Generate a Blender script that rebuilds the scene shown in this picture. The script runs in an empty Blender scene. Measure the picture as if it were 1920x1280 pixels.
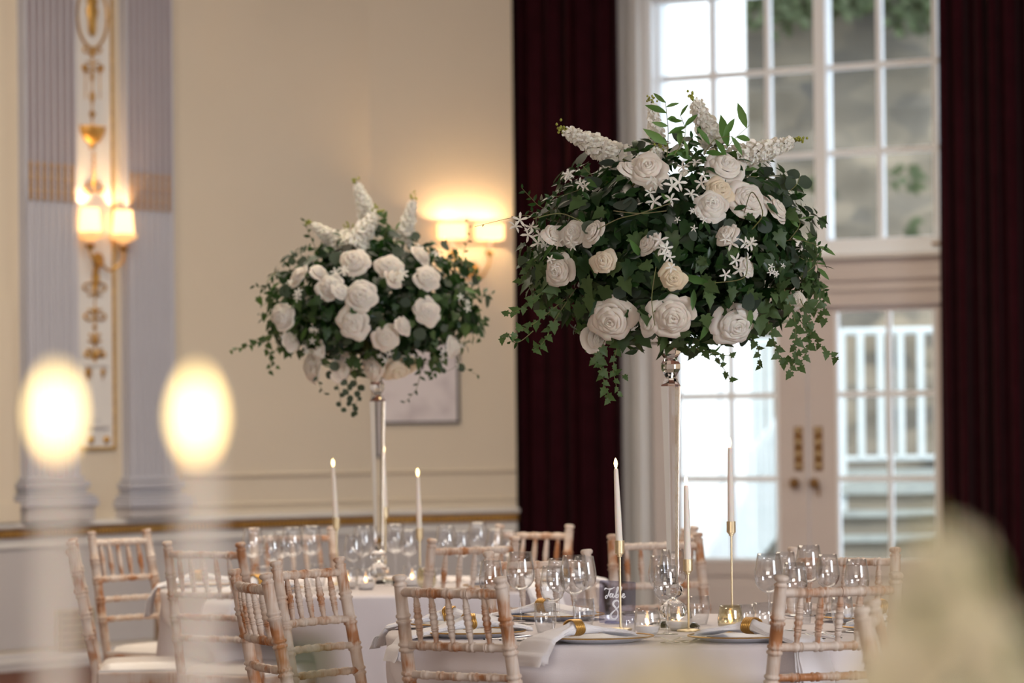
import bpy, math, random
from math import sin, cos, pi, radians, sqrt, atan2
from mathutils import Vector, Matrix, noise
random.seed(7)
SC = bpy.context.scene
COL = SC.collection
V3 = Vector

# ---------------------------------------------------------------- camera
CAMZ, FPX, HOR, ROLL = 1.32, 6600.0, 804.0, -0.0108
cd = bpy.data.cameras.new('camera'); cam = bpy.data.objects.new('camera', cd); COL.objects.link(cam)
cam.matrix_world = (Matrix.Translation((0, 0, CAMZ)) @ Matrix.Rotation(pi/2 + math.atan((HOR-640)/FPX), 4, 'X')
                    @ Matrix.Rotation(ROLL, 4, 'Z'))
cd.sensor_width = 36; cd.lens = FPX*36/1920; cd.clip_end = 200; cd.clip_start = .1
cd.dof.use_dof = True; cd.dof.focus_distance = 10.05; cd.dof.aperture_fstop = 3.3
SC.camera = cam
CM = cam.matrix_world.copy()

# ---------------------------------------------------------------- world, lights, exposure
W = bpy.data.worlds.new('world'); SC.world = W; W.use_nodes = True
nt = W.node_tree; bg = nt.nodes['Background']
sky = nt.nodes.new('ShaderNodeTexSky'); sky.sky_type = 'HOSEK_WILKIE'; sky.turbidity = 6; sky.ground_albedo = .4
sky.sun_direction = (-.5, .3, .8)
mixn = nt.nodes.new('ShaderNodeMixRGB'); mixn.inputs[0].default_value = .75
mixn.inputs[2].default_value = (.80, .88, 1, 1)
nt.links.new(sky.outputs[0], mixn.inputs[1]); nt.links.new(mixn.outputs[0], bg.inputs[0])
bg.inputs[1].default_value = 3.5

def area(name, loc, look, sx, sy, power, color):
    l = bpy.data.lights.new(name, 'AREA'); l.shape = 'RECTANGLE'; l.size = sx; l.size_y = sy; l.energy = power; l.color = color
    o = bpy.data.objects.new(name, l); COL.objects.link(o); o.location = loc
    o.rotation_euler = (V3(look)-V3(loc)).to_track_quat('-Z', 'Y').to_euler(); return o
area('side_window_light', (9.4, 4.5, 2.9), (0, 13.5, 1.3), 8, 3.4, 1350, (.86, .92, 1))
area('rear_window_light', (-4, -10.4, 3.0), (-.5, 14, 1.6), 10, 3.4, 1050, (1, .93, .86))
area('ceiling_fill_light', (-.5, 15.0, 4.95), (-.5, 15.0, 0), 5, 5, 360, (1, .86, .68))  # unseen warm fill, added under the ceiling to lift the room light
SC.view_settings.view_transform = 'Standard'; SC.view_settings.look = 'None'
SC.view_settings.gamma = 1; SC.view_settings.use_curve_mapping = False
SC.view_settings.exposure = 0.0
s = bpy.data.lights.new('sun', 'SUN'); s.energy = 3.6; s.angle = radians(8); s.color = (1, .96, .9)
so = bpy.data.objects.new('sun', s); COL.objects.link(so)
so.rotation_euler = V3((-.35, .62, -.9)).to_track_quat('-Z', 'Y').to_euler()

# ---------------------------------------------------------------- from a pixel to a real point
def ray(px, py): return (CM.to_3x3() @ V3(((px-960)/FPX, (640-py)/FPX, -1)))
def atY(px, py, Y):
    r = ray(px, py); t = Y/r.y; return V3((r.x*t, Y, CAMZ+r.z*t))
def atZ(px, py, z):
    r = ray(px, py); t = (z-CAMZ)/r.z; return V3((r.x*t, r.y*t, z))

# ---------------------------------------------------------------- mesh helpers
class MB:
    def __init__(s): s.v = []; s.f = []
    def add(s, vs, fs, M=None):
        b = len(s.v)
        s.v += [tuple(M @ V3(v)) if M else tuple(v) for v in vs]
        s.f += [tuple(i+b for i in f) for f in fs]; return s
    def box(s, c, d, M=None):
        x, y, z = d[0]/2, d[1]/2, d[2]/2
        vs = [(c[0]+i*x, c[1]+j*y, c[2]+k*z) for i in (-1, 1) for j in (-1, 1) for k in (-1, 1)]
        return s.add(vs, [(0,1,3,2),(4,6,7,5),(0,4,5,1),(2,3,7,6),(0,2,6,4),(1,5,7,3)], M)
    def lathe(s, prof, n=16, M=None, cap=True):
        vs = []; fs = []
        for r, z in prof:
            for k in range(n): a = 2*pi*k/n; vs.append((r*cos(a), r*sin(a), z))
        m = len(prof)
        for i in range(m-1):
            for k in range(n):
                k2 = (k+1) % n; fs.append((i*n+k, i*n+k2, (i+1)*n+k2, (i+1)*n+k))
        if cap:
            if prof[0][0] > 1e-5: fs.append(tuple(range(n-1, -1, -1)))
            if prof[-1][0] > 1e-5: fs.append(tuple((m-1)*n+k for k in range(n)))
        return s.add(vs, fs, M)
    def tube(s, pts, rad, n=6, M=None):
        pts = [V3(p) for p in pts]; m = len(pts)
        if not isinstance(rad, (list, tuple)): rad = [rad]*m
        vs = []; fs = []
        t = (pts[1]-pts[0]).normalized(); u = t.orthogonal().normalized()
        for i in range(m):
            t = (pts[min(i+1, m-1)]-pts[max(i-1, 0)]).normalized()
            u = (u - t*u.dot(t)); u = u.normalized() if u.length > 1e-6 else t.orthogonal().normalized()
            w = t.cross(u)
            for k in range(n):
                a = 2*pi*k/n; vs.append(pts[i]+(u*cos(a)+w*sin(a))*rad[i])
        for i in range(m-1):
            for k in range(n):
                k2 = (k+1) % n; fs.append((i*n+k, i*n+k2, (i+1)*n+k2, (i+1)*n+k))
        fs.append(tuple(range(n-1, -1, -1))); fs.append(tuple((m-1)*n+k for k in range(n)))
        return s.add(vs, fs, M)
    def grid(s, fn, nu, nv, M=None, loop=False):
        vs = [fn(i/nu, j/nv) for i in range(nu+(0 if loop else 1)) for j in range(nv+1)]
        fs = []; q = nu
        for i in range(nu):
            i2 = (i+1) % nu if loop else i+1
            for j in range(nv): fs.append((i*(nv+1)+j, i2*(nv+1)+j, i2*(nv+1)+j+1, i*(nv+1)+j+1))
        return s.add(vs, fs, M)
    def mesh(s, name, mat, smooth=True):
        me = bpy.data.meshes.new(name); me.from_pydata(s.v, [], s.f); me.update()
        if smooth: me.shade_smooth()
        if mat: me.materials.append(mat)
        return me
def sharp(me, ang=35):
    me.set_sharp_from_angle(angle=radians(ang)); return me
def put(name, me, parent=None, M=None):
    o = bpy.data.objects.new(name, me); COL.objects.link(o)
    if parent: o.parent = parent
    if M is not None: o.matrix_local = M
    return o
def obj(name, mb, mat, parent=None, smooth=True, M=None, ang=35):
    me = mb.mesh(name, mat, smooth)
    if smooth: sharp(me, ang)
    return put(name, me, parent, M)
def tag(o, label=None, cat=None, group=None, kind=None):
    if label: o['label'] = label
    if cat: o['category'] = cat
    if group: o['group'] = group
    if kind: o['kind'] = kind
    return o
def empty(name, loc=(0, 0, 0), rz=0, M=None):
    o = bpy.data.objects.new(name, None); COL.objects.link(o); o.empty_display_size = .05
    if M is not None: o.matrix_world = M
    else: o.location = loc; o.rotation_euler = (0, 0, rz)
    return o
def kids(o): return [c for c in CH.get(o.name, [])]
def copytree(o, parent=None):
    c = o.copy(); COL.objects.link(c)
    if parent: c.parent = parent
    for ch in list(o.children): copytree(ch, c)
    return c
def cat_rom(pts, n=6):
    P = [V3(p) for p in pts]; out = []
    for i in range(len(P)-1):
        a = P[max(i-1, 0)]; b = P[i]; c = P[i+1]; d = P[min(i+2, len(P)-1)]
        for k in range(n):
            t = k/n
            out.append(.5*((2*b)+(c-a)*t+(2*a-5*b+4*c-d)*t*t+(3*b-a-3*c+d)*t**3))
    out.append(P[-1]); return out
def frame(n, t):
    n = V3(n).normalized(); t = V3(t); x = (t-n*t.dot(n))
    x = x.normalized() if x.length > 1e-4 else n.orthogonal().normalized()
    y = n.cross(x); return Matrix((x, y, n)).transposed().to_4x4()
def trs(loc, R=None, sc=1):
    M = Matrix.Translation(loc)
    if R is not None: M = M @ R
    return M @ Matrix.Scale(sc, 4)

# ---------------------------------------------------------------- materials
def pr(name, col, rough=.5, metal=0, spec=.5, noise_=None, bump=None, emit=None, trans=0, ior=1.45, sub=0, rnd=None, sheen=0):
    m = bpy.data.materials.new(name); m.use_nodes = True; t = m.node_tree; b = t.nodes['Principled BSDF']
    b.inputs['Base Color'].default_value = (*col, 1); b.inputs['Roughness'].default_value = rough
    b.inputs['Metallic'].default_value = metal; b.inputs['Specular IOR Level'].default_value = spec
    b.inputs['Transmission Weight'].default_value = trans; b.inputs['IOR'].default_value = ior
    if sub: b.inputs['Subsurface Weight'].default_value = sub; b.inputs['Subsurface Scale'].default_value = .02
    if sheen: b.inputs['Sheen Weight'].default_value = sheen
    if emit: b.inputs['Emission Color'].default_value = (*emit[0], 1); b.inputs['Emission Strength'].default_value = emit[1]
    tc = None
    if noise_ or bump:
        tc = t.nodes.new('ShaderNodeTexCoord')
    if noise_:   # (scale, colour2, lo, hi[, stretch])
        mp = t.nodes.new('ShaderNodeMapping'); n = t.nodes.new('ShaderNodeTexNoise'); r = t.nodes.new('ShaderNodeValToRGB')
        t.links.new(tc.outputs['Object'], mp.inputs[0]); t.links.new(mp.outputs[0], n.inputs[0])
        n.inputs['Scale'].default_value = noise_[0]; n.inputs['Detail'].default_value = 4
        if len(noise_) > 4: mp.inputs['Scale'].default_value = noise_[4]
        e = r.color_ramp.elements; e[0].position = noise_[2]; e[1].position = noise_[3]
        e[0].color = (*col, 1); e[1].color = (*noise_[1], 1)
        t.links.new(n.outputs[0], r.inputs[0]); t.links.new(r.outputs[0], b.inputs['Base Color'])
    if bump:     # (scale, strength)
        n2 = t.nodes.new('ShaderNodeTexNoise'); n2.inputs['Scale'].default_value = bump[0]; n2.inputs['Detail'].default_value = 3
        bp = t.nodes.new('ShaderNodeBump'); bp.inputs['Strength'].default_value = bump[1]; bp.inputs['Distance'].default_value = .01
        t.links.new(tc.outputs['Object'], n2.inputs[0]); t.links.new(n2.outputs[0], bp.inputs['Height'])
        t.links.new(bp.outputs[0], b.inputs['Normal'])
    if rnd:      # second colour by object
        oi = t.nodes.new('ShaderNodeObjectInfo'); mx = t.nodes.new('ShaderNodeMixRGB')
        mx.inputs[1].default_value = (*col, 1); mx.inputs[2].default_value = (*rnd, 1)
        pw = t.nodes.new('ShaderNodeMath'); pw.operation = 'POWER'; pw.inputs[1].default_value = 2.2 if name.endswith(('leaf', 'green')) else 1
        t.links.new(oi.outputs['Random'], pw.inputs[0]); t.links.new(pw.outputs[0], mx.inputs[0]); t.links.new(mx.outputs[0], b.inputs['Base Color'])
    return m
def thin_glass(name, tint=(1, 1, 1), rough=.02, base=.04, edge=.55):
    m = bpy.data.materials.new(name); m.use_nodes = True; t = m.node_tree
    for n in list(t.nodes): t.nodes.remove(n)
    out = t.nodes.new('ShaderNodeOutputMaterial'); tr = t.nodes.new('ShaderNodeBsdfTransparent'); gl = t.nodes.new('ShaderNodeBsdfGlossy')
    gl.inputs['Roughness'].default_value = rough; tr.inputs[0].default_value = (*tint, 1)
    lw = t.nodes.new('ShaderNodeLayerWeight'); lw.inputs[0].default_value = .5
    mr = t.nodes.new('ShaderNodeMath'); mr.operation = 'POWER'; mr.inputs[1].default_value = 2.6
    mu = t.nodes.new('ShaderNodeMath'); mu.operation = 'MULTIPLY_ADD'; mu.inputs[1].default_value = edge; mu.inputs[2].default_value = base
    mx = t.nodes.new('ShaderNodeMixShader')
    t.links.new(lw.outputs['Facing'], mr.inputs[0]); t.links.new(mr.outputs[0], mu.inputs[0]); t.links.new(mu.outputs[0], mx.inputs[0])
    t.links.new(tr.outputs[0], mx.inputs[1]); t.links.new(gl.outputs[0], mx.inputs[2]); t.links.new(mx.outputs[0], out.inputs[0])
    return m
def thru(m, col, f):
    t = m.node_tree; b = t.nodes['Principled BSDF']; out = t.nodes['Material Output']
    tl = t.nodes.new('ShaderNodeBsdfTranslucent'); mx = t.nodes.new('ShaderNodeMixShader'); mx.inputs[0].default_value = f; tl.inputs[0].default_value = (*col, 1)
    t.links.new(b.outputs[0], mx.inputs[1]); t.links.new(tl.outputs[0], mx.inputs[2]); t.links.new(mx.outputs[0], out.inputs[0]); return m
def leafmat(name, c1, c2, rough=.45, tr=.25):
    m = pr(name, c1, rough, spec=.35, rnd=c2); t = m.node_tree; b = t.nodes['Principled BSDF']
    out = t.nodes['Material Output']; tl = t.nodes.new('ShaderNodeBsdfTranslucent'); mx = t.nodes.new('ShaderNodeMixShader')
    mx.inputs[0].default_value = tr; tl.inputs[0].default_value = (c2[0]*1.5, c2[1]*1.8, c2[2], 1)
    t.links.new(b.outputs[0], mx.inputs[1]); t.links.new(tl.outputs[0], mx.inputs[2]); t.links.new(mx.outputs[0], out.inputs[0])
    return m

M = {}
M['wall'] = pr('painted_plaster', (.62, .535, .42), .75, noise_=(1.2, (.65, .56, .44), .3, .7), bump=(60, .04))
M['dado'] = pr('dado_paint', (.45, .42, .42), .6, noise_=(2, (.49, .46, .45), .3, .7))
M['white'] = pr('cream_white_paint', (.68, .65, .62), .45, noise_=(3, (.72, .69, .65), .3, .7))
M['lilac'] = pr('pilaster_paint', (.435, .43, .475), .5, noise_=(3, (.465, .46, .505), .3, .7))
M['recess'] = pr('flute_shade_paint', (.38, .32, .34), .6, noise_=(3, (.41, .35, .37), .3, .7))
M['gold'] = pr('gilding', (.62, .36, .10), .38, .75, noise_=(30, (.45, .24, .06), .35, .7))
M['dimgold'] = pr('aged_gilding', (.42, .24, .07), .45, .6, noise_=(40, (.20, .10, .04), .35, .7))
M['door'] = pr('door_paint', (.62, .55, .52), .45, noise_=(3, (.65, .58, .55), .3, .7))
M['wframe'] = pr('window_paint', (.86, .88, .90), .4, noise_=(3, (.88, .90, .92), .3, .7))
M['velvet'] = pr('burgundy_velvet', (.018, .0016, .0035), .85, spec=.08, sheen=.06, noise_=(8, (.026, .003, .006), .3, .7))
M['floor'] = pr('red_brown_carpet', (.10, .035, .02), .9, noise_=(40, (.14, .05, .03), .3, .7), bump=(300, .3))
M['ceil'] = pr('ceiling_plaster', (.75, .70, .62), .8, noise_=(2, (.78, .73, .65), .3, .7))
M['pane'] = thin_glass('window_glass', (.97, .99, .985), .01, .03, .4)
M['glass'] = thin_glass('drinking_glass', (.985, .99, 1), .03, .08, .85)
M['crystal'] = pr('crystal', (1, 1, 1), 0.0, trans=1, ior=1.5)
M['brass'] = pr('brushed_brass', (.70, .57, .37), .38, .85, noise_=(50, (.62, .49, .30), .3, .7))
M['oldbrass'] = pr('old_brass', (.38, .22, .09), .4, .7, noise_=(50, (.22, .12, .05), .3, .7))
M['wax'] = pr('ivory_wax', (.80, .74, .68), .5, sub=.2, noise_=(20, (.83, .77, .70), .3, .7))
M['flame'] = pr('led_flame', (1, .8, .4), .5, emit=((1, .73, .32), 6.5))
M['cloth'] = pr('white_linen', (.72, .665, .68), .85, noise_=(5, (.75, .695, .71), .3, .7), bump=(400, .1))
M['napkin'] = pr('white_napkin_linen', (.88, .86, .89), .85, noise_=(8, (.90, .88, .91), .3, .7), bump=(500, .15))
M['china'] = pr('white_china', (.72, .74, .80), .2, noise_=(5, (.74, .76, .82), .3, .7))
M['steel'] = pr('cutlery_steel', (.75, .75, .76), .18, 1, noise_=(30, (.68, .68, .70), .3, .7))
M['cushion'] = pr('ivory_satin_vinyl', (.74, .70, .68), .28, noise_=(6, (.77, .73, .70), .3, .7), bump=(9, .15))
M['shade'] = pr('lit_shade', (.9, .75, .5), .8, emit=((1, .70, .38), 2.2))
M['bulb'] = pr('lit_bulb', (1, .8, .5), .5, emit=((1, .66, .34), 20))
M['petal'] = pr('cream_petal', (.86, .80, .73), .6, sub=.12, rnd=(.86, .76, .66))
M['warmpetal'] = pr('warm_petal', (.84, .70, .50), .6, sub=.12, rnd=(.86, .74, .60))
M['whitepetal'] = pr('white_petal', (.88, .85, .77), .6, sub=.1, rnd=(.86, .81, .74))
thru(M['petal'], (.88, .80, .72), .30); thru(M['whitepetal'], (.88, .85, .78), .30); thru(M['warmpetal'], (.86, .66, .42), .3); thru(M['shade'], (.95, .80, .58), .5)
M['opal'] = thru(pr('opal_dish', (.85, .78, .66), .4, noise_=(30, (.88, .82, .70), .3, .7)), (.95, .88, .74), .65)
M['creampetal'] = thru(pr('deep_cream_petal', (.85, .76, .60), .6, rnd=(.80, .74, .52)), (.86, .80, .56), .3)
M['bud'] = pr('yellow_green_bud', (.32, .30, .04), .6, noise_=(60, (.22, .26, .03), .3, .7))
M['ivy'] = leafmat('ivy_leaf_green', (.012, .036, .010), (.085, .135, .048))
M['ruscus'] = leafmat('dark_glossy_leaf', (.006, .020, .007), (.022, .060, .014), .30)
M['euc'] = leafmat('eucalyptus_leaf', (.030, .046, .034), (.085, .105, .075), .6)
M['lime'] = leafmat('fresh_leaf', (.06, .14, .03), (.12, .20, .07), .5)
M['stem'] = pr('green_stem', (.12, .13, .03), .6, noise_=(30, (.09, .05, .02), .4, .7))
M['sign'] = thin_glass('acrylic', (.74, .76, .88), .05, .10, .3)
M['ink'] = pr('white_paint_lettering', (.85, .85, .88), .5, noise_=(50, (.82, .82, .86), .3, .7))
M['mercury'] = thin_glass('gold_votive_glass', (.96, .93, .80), .08, .25, .7)
M['gel'] = pr('votive_wax', (.82, .80, .80), .5, noise_=(30, (.86, .84, .82), .3, .7))
M['tea'] = pr('votive_light', (1, .6, .2), .5, emit=((1, .50, .16), 9))
M['mat'] = pr('picture_paper', (.66, .60, .60), .6, noise_=(7, (.52, .46, .47), .48, .72))
M['darkframe'] = pr('dark_frame', (.035, .03, .03), .4, noise_=(30, (.05, .045, .045), .3, .7))
M['render'] = pr('white_render', (.88, .88, .87), .8, noise_=(3, (.84, .85, .85), .3, .7))
M['rail'] = pr('white_railing_paint', (.50, .55, .56), .5, noise_=(10, (.56, .60, .61), .3, .7))
M['tread'] = pr('stone_tread', (.26, .28, .27), .8, noise_=(8, (.32, .34, .32), .3, .7))
M['green'] = leafmat('outdoor_leaf', (.045, .065, .028), (.10, .12, .065), .5)

def limewash():
    m = bpy.data.materials.new('limewashed_wood'); m.use_nodes = True; t = m.node_tree; b = t.nodes['Principled BSDF']
    b.inputs['Roughness'].default_value = .5; b.inputs['Specular IOR Level'].default_value = .35
    tc = t.nodes.new('ShaderNodeTexCoord'); oi = t.nodes.new('ShaderNodeObjectInfo')
    ad = t.nodes.new('ShaderNodeVectorMath'); ad.operation = 'ADD'
    t.links.new(tc.outputs['Object'], ad.inputs[0]); 
    sc_ = t.nodes.new('ShaderNodeMath'); sc_.operation = 'MULTIPLY'; sc_.inputs[1].default_value = 20
    t.links.new(oi.outputs['Random'], sc_.inputs[0]); t.links.new(sc_.outputs[0], ad.inputs[1])
    n = t.nodes.new('ShaderNodeTexNoise'); n.inputs['Scale'].default_value = 11; n.inputs['Detail'].default_value = 2
    t.links.new(ad.outputs[0], n.inputs[0])
    mp = t.nodes.new('ShaderNodeMapping'); mp.inputs['Scale'].default_value = (160, 160, 8)
    n2 = t.nodes.new('ShaderNodeTexNoise'); n2.inputs['Scale'].default_value = 1; t.links.new(ad.outputs[0], mp.inputs[0]); t.links.new(mp.outputs[0], n2.inputs[0])
    mx = t.nodes.new('ShaderNodeMath'); mx.operation = 'MULTIPLY_ADD'; mx.inputs[1].default_value = .28
    t.links.new(n2.outputs[0], mx.inputs[0]); t.links.new(n.outputs[0], mx.inputs[2])
    r = t.nodes.new('ShaderNodeValToRGB'); e = r.color_ramp.elements
    e[0].position = .54; e[0].color = (.64, .54, .47, 1); e[1].position = .80; e[1].color = (.40, .17, .07, 1)
    k = e.new(.67); k.color = (.58, .44, .35, 1)
    t.links.new(mx.outputs[0], r.inputs[0]); t.links.new(r.outputs[0], b.inputs['Base Color']); return m
M['wood'] = limewash()
def stonewall():
    m = bpy.data.materials.new('rubble_stone'); m.use_nodes = True; t = m.node_tree; b = t.nodes['Principled BSDF']
    b.inputs['Roughness'].default_value = .9
    tc = t.nodes.new('ShaderNodeTexCoord'); mp = t.nodes.new('ShaderNodeMapping'); mp.inputs['Scale'].default_value = (2.6, 2.6, 5.2)
    v = t.nodes.new('ShaderNodeTexVoronoi'); v.inputs['Scale'].default_value = 1
    n = t.nodes.new('ShaderNodeTexNoise'); n.inputs['Scale'].default_value = 1.3; n.inputs['Detail'].default_value = 5
    r = t.nodes.new('ShaderNodeValToRGB'); e = r.color_ramp.elements
    e[0].color = (.10, .095, .085, 1); e[0].position = .25; e[1].color = (.29, .24, .175, 1); e[1].position = .8
    mx = t.nodes.new('ShaderNodeMixRGB'); mx.inputs[0].default_value = .5
    t.links.new(tc.outputs['Object'], mp.inputs[0]); t.links.new(mp.outputs[0], v.inputs[0]); t.links.new(tc.outputs['Object'], n.inputs[0])
    t.links.new(v.outputs['Color'], mx.inputs[1]); t.links.new(n.outputs['Color'], mx.inputs[2])
    t.links.new(mx.outputs[0], r.inputs[0]); t.links.new(r.outputs[0], b.inputs['Base Color']); return m
M['stone'] = stonewall()
# ---------------------------------------------------------------- the room
class Plane:
    def __init__(s, a, b):
        s.a = V3((a[0], a[1], 0)); d = V3((b[0]-a[0], b[1]-a[1], 0)); s.L = d.length; s.d = d.normalized()
        s.n = V3((s.d.y, -s.d.x, 0))
    def hit(s, px, py, off=0):
        r = ray(px, py); q = s.a+s.n*off; t = (q.x*s.n.x+q.y*s.n.y)/(r.x*s.n.x+r.y*s.n.y)
        p = V3((r.x*t, r.y*t, CAMZ+r.z*t)); return (p-s.a).dot(s.d), p.z
    def U(s, px, py=800, off=0): return s.hit(px, py, off)[0]
    def Z(s, px, py, off=0): return s.hit(px, py, off)[1]
    def M(s, u=0, z=0, off=0):    # local x along the wall, y out into the room, z up
        m = Matrix((s.d, s.n, V3((0, 0, 1)))).transposed().to_4x4(); m.translation = s.a+s.d*u+s.n*off+V3((0, 0, z)); return m
    def box(s, mb, u0, u1, z0, z1, o0, o1):
        return mb.box(((u0+u1)/2, (o0+o1)/2, (z0+z1)/2), (u1-u0, o1-o0, z1-z0), s.M())
A_ = (-2.857, 19.6); B_ = (-1.956, 20.82); C_ = (-.868, 21.8); D_ = (.02, 22.15); E_ = (.137, 22.63); F_ = (2.555, 21.16)
LW = Plane(A_, B_); MW = Plane(B_, C_); RW = Plane(C_, D_); WW = Plane(E_, F_)
H = 5.2
def struct(o): o['kind'] = 'structure'; return o
mb = MB(); LW.box(mb, -38, LW.L, 0, H, -.25, 0); struct(obj('wall_left', mb, M['wall'], smooth=False))
mb = MB(); MW.box(mb, -.0, MW.L, 0, H, -.25, 0); struct(obj('wall_rear_corner', mb, M['wall'], smooth=False))
mb = MB(); RW.box(mb, 0, RW.L, 0, H, -.25, 0); RW.box(mb, RW.L-.25, RW.L, 0, H, -1.0, -.25); struct(obj('wall_rear', mb, M['wall'], smooth=False))
uo0, uo1 = WW.U(1207, 300), WW.U(1890, 300); uend = 10.2
mb = MB(); WW.box(mb, -.2, uo0, 0, H, -.3, 0); WW.box(mb, uo1, uend, 0, H, -.3, 0)
zt = WW.Z(1212, 5)
WW.box(mb, uo0, uo1, zt+.03, H, -.3, 0); struct(obj('wall_window', mb, M['white'], smooth=False))
wend = WW.a+WW.d*uend
rw_ = MB().box((wend.x+.12, (wend.y-12)/2, H/2), (.24, wend.y+12, H)); struct(obj('wall_right', rw_, M['wall'], smooth=False))
lend = LW.a-LW.d*38
struct(obj('wall_behind', MB().box(((lend.x+wend.x)/2, -12.12, H/2), (wend.x-lend.x, .24, H)), M['wall'], smooth=False))
def slab(name, z0, z1, mat, ymax_extra=0):
    o_ = lambda p, n: (p[0]-n.x*.16, p[1]-n.y*.16)
    pts = [(lend.x-.2, -12.1), (wend.x+.12, -12.1), (wend.x+.12, wend.y-.05), o_(wend, WW.n), o_(E_, WW.n), (E_[0]-.45, E_[1]+.45), (D_[0]-.5, D_[1]+.35), o_(C_, RW.n), o_(B_, MW.n), o_(A_, LW.n), o_(lend, LW.n)]
    n = len(pts); vs = [(x, y, z0) for x, y in pts]+[(x, y, z1) for x, y in pts]
    fs = [tuple(range(n-1, -1, -1)), tuple(range(n, 2*n))]+[(i, (i+1) % n, n+(i+1) % n, n+i) for i in range(n)]
    return struct(obj(name, MB().add(vs, fs), mat, smooth=False))
slab('floor', -.1, 0, M['floor']); slab('ceiling', H, H+.1, M['ceil'])

# dado: panel below, gilded rail, mouldings, skirting - one per wall stretch
zg = LW.Z(20, 1011); zg2 = RW.Z(900, 981)
zr = .742
def profile(P, u0, u1, pts, name, mat, kind='structure', parent=None):
    """sweep an (off, z) outline along a wall"""
    n = len(pts); vs = []; T = P.M()
    for u in (u0, u1): vs += [T @ V3((u, o, z)) for o, z in pts]
    fs = [(i, (i+1) % n, n+(i+1) % n, n+i) for i in range(n)]+[tuple(range(n-1, -1, -1)), tuple(range(n, 2*n))]
    o = obj(name, MB().add(vs, fs), mat, parent, smooth=False)
    if not parent: o['kind'] = kind
    return o
segs = [(LW, -6, LW.L, 'left'), (MW, -.01, MW.L, 'rear_corner'), (RW, -.01, RW.L-.01, 'rear')]
for P, u0, u1, s_ in segs:
    profile(P, u0, u1, [(0, .12), (.012, .12), (.012, zr-.04), (0, zr-.04)], 'trim_dado_panel_'+s_, M['dado'])
    profile(P, u0, u1, [(0, 0), (.026, 0), (.026, .075), (.018, .09), (.012, .10), (0, .10)], 'baseboard_'+s_, M['dado'])
    profile(P, u0, u1, [(.026, .045), (.034, .045), (.034, .062), (.026, .062)], 'trim_baseboard_bead_'+s_, M['white'])
    profile(P, u0, u1, [(0, zr-.055), (.03, zr-.055), (.03, zr-.035), (.022, zr-.03), (.022, zr-.002), (0, zr-.002)], 'trim_dado_underband_'+s_, M['white'])
    profile(P, u0, u1, [(.0, zr), (.042, zr), (.052, zr+.02), (.044, zr+.047), (0, zr+.047)], 'trim_gilt_rail_'+s_, M['dimgold'])
    profile(P, u0, u1, [(0, zr+.047), (.055, zr+.049), (.075, zr+.062), (.07, zr+.078), (.02, zr+.088), (0, zr+.088)], 'trim_dado_cap_'+s_, M['white'])
    if P is not LW:
        for zz, nm in ((RW.Z(800, 933), 'low'), (RW.Z(800, 880), 'high')):
            profile(P, u0, u1, [(0, zz-.03), (.012, zz-.026), (.02, zz-.01), (.012, zz), (0, zz)], 'trim_wall_bead_%s_%s' % (nm, s_), M['wall'])
# egg-and-dart blocks on the gilt rail (one joined strip: each a few pixels)
mb = MB()
for P, u0, u1, s_ in segs:
    k = int((u1-max(u0, -1))/.03)
    for i in range(k):
        u = max(u0, -1)+.015+i*.03
        mb.box((u, .052, zr+.022), (.017, .012, .03), P.M())
o = obj('trim_egg_and_dart', mb, M['gold'], smooth=False); o['kind'] = 'structure'

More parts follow.
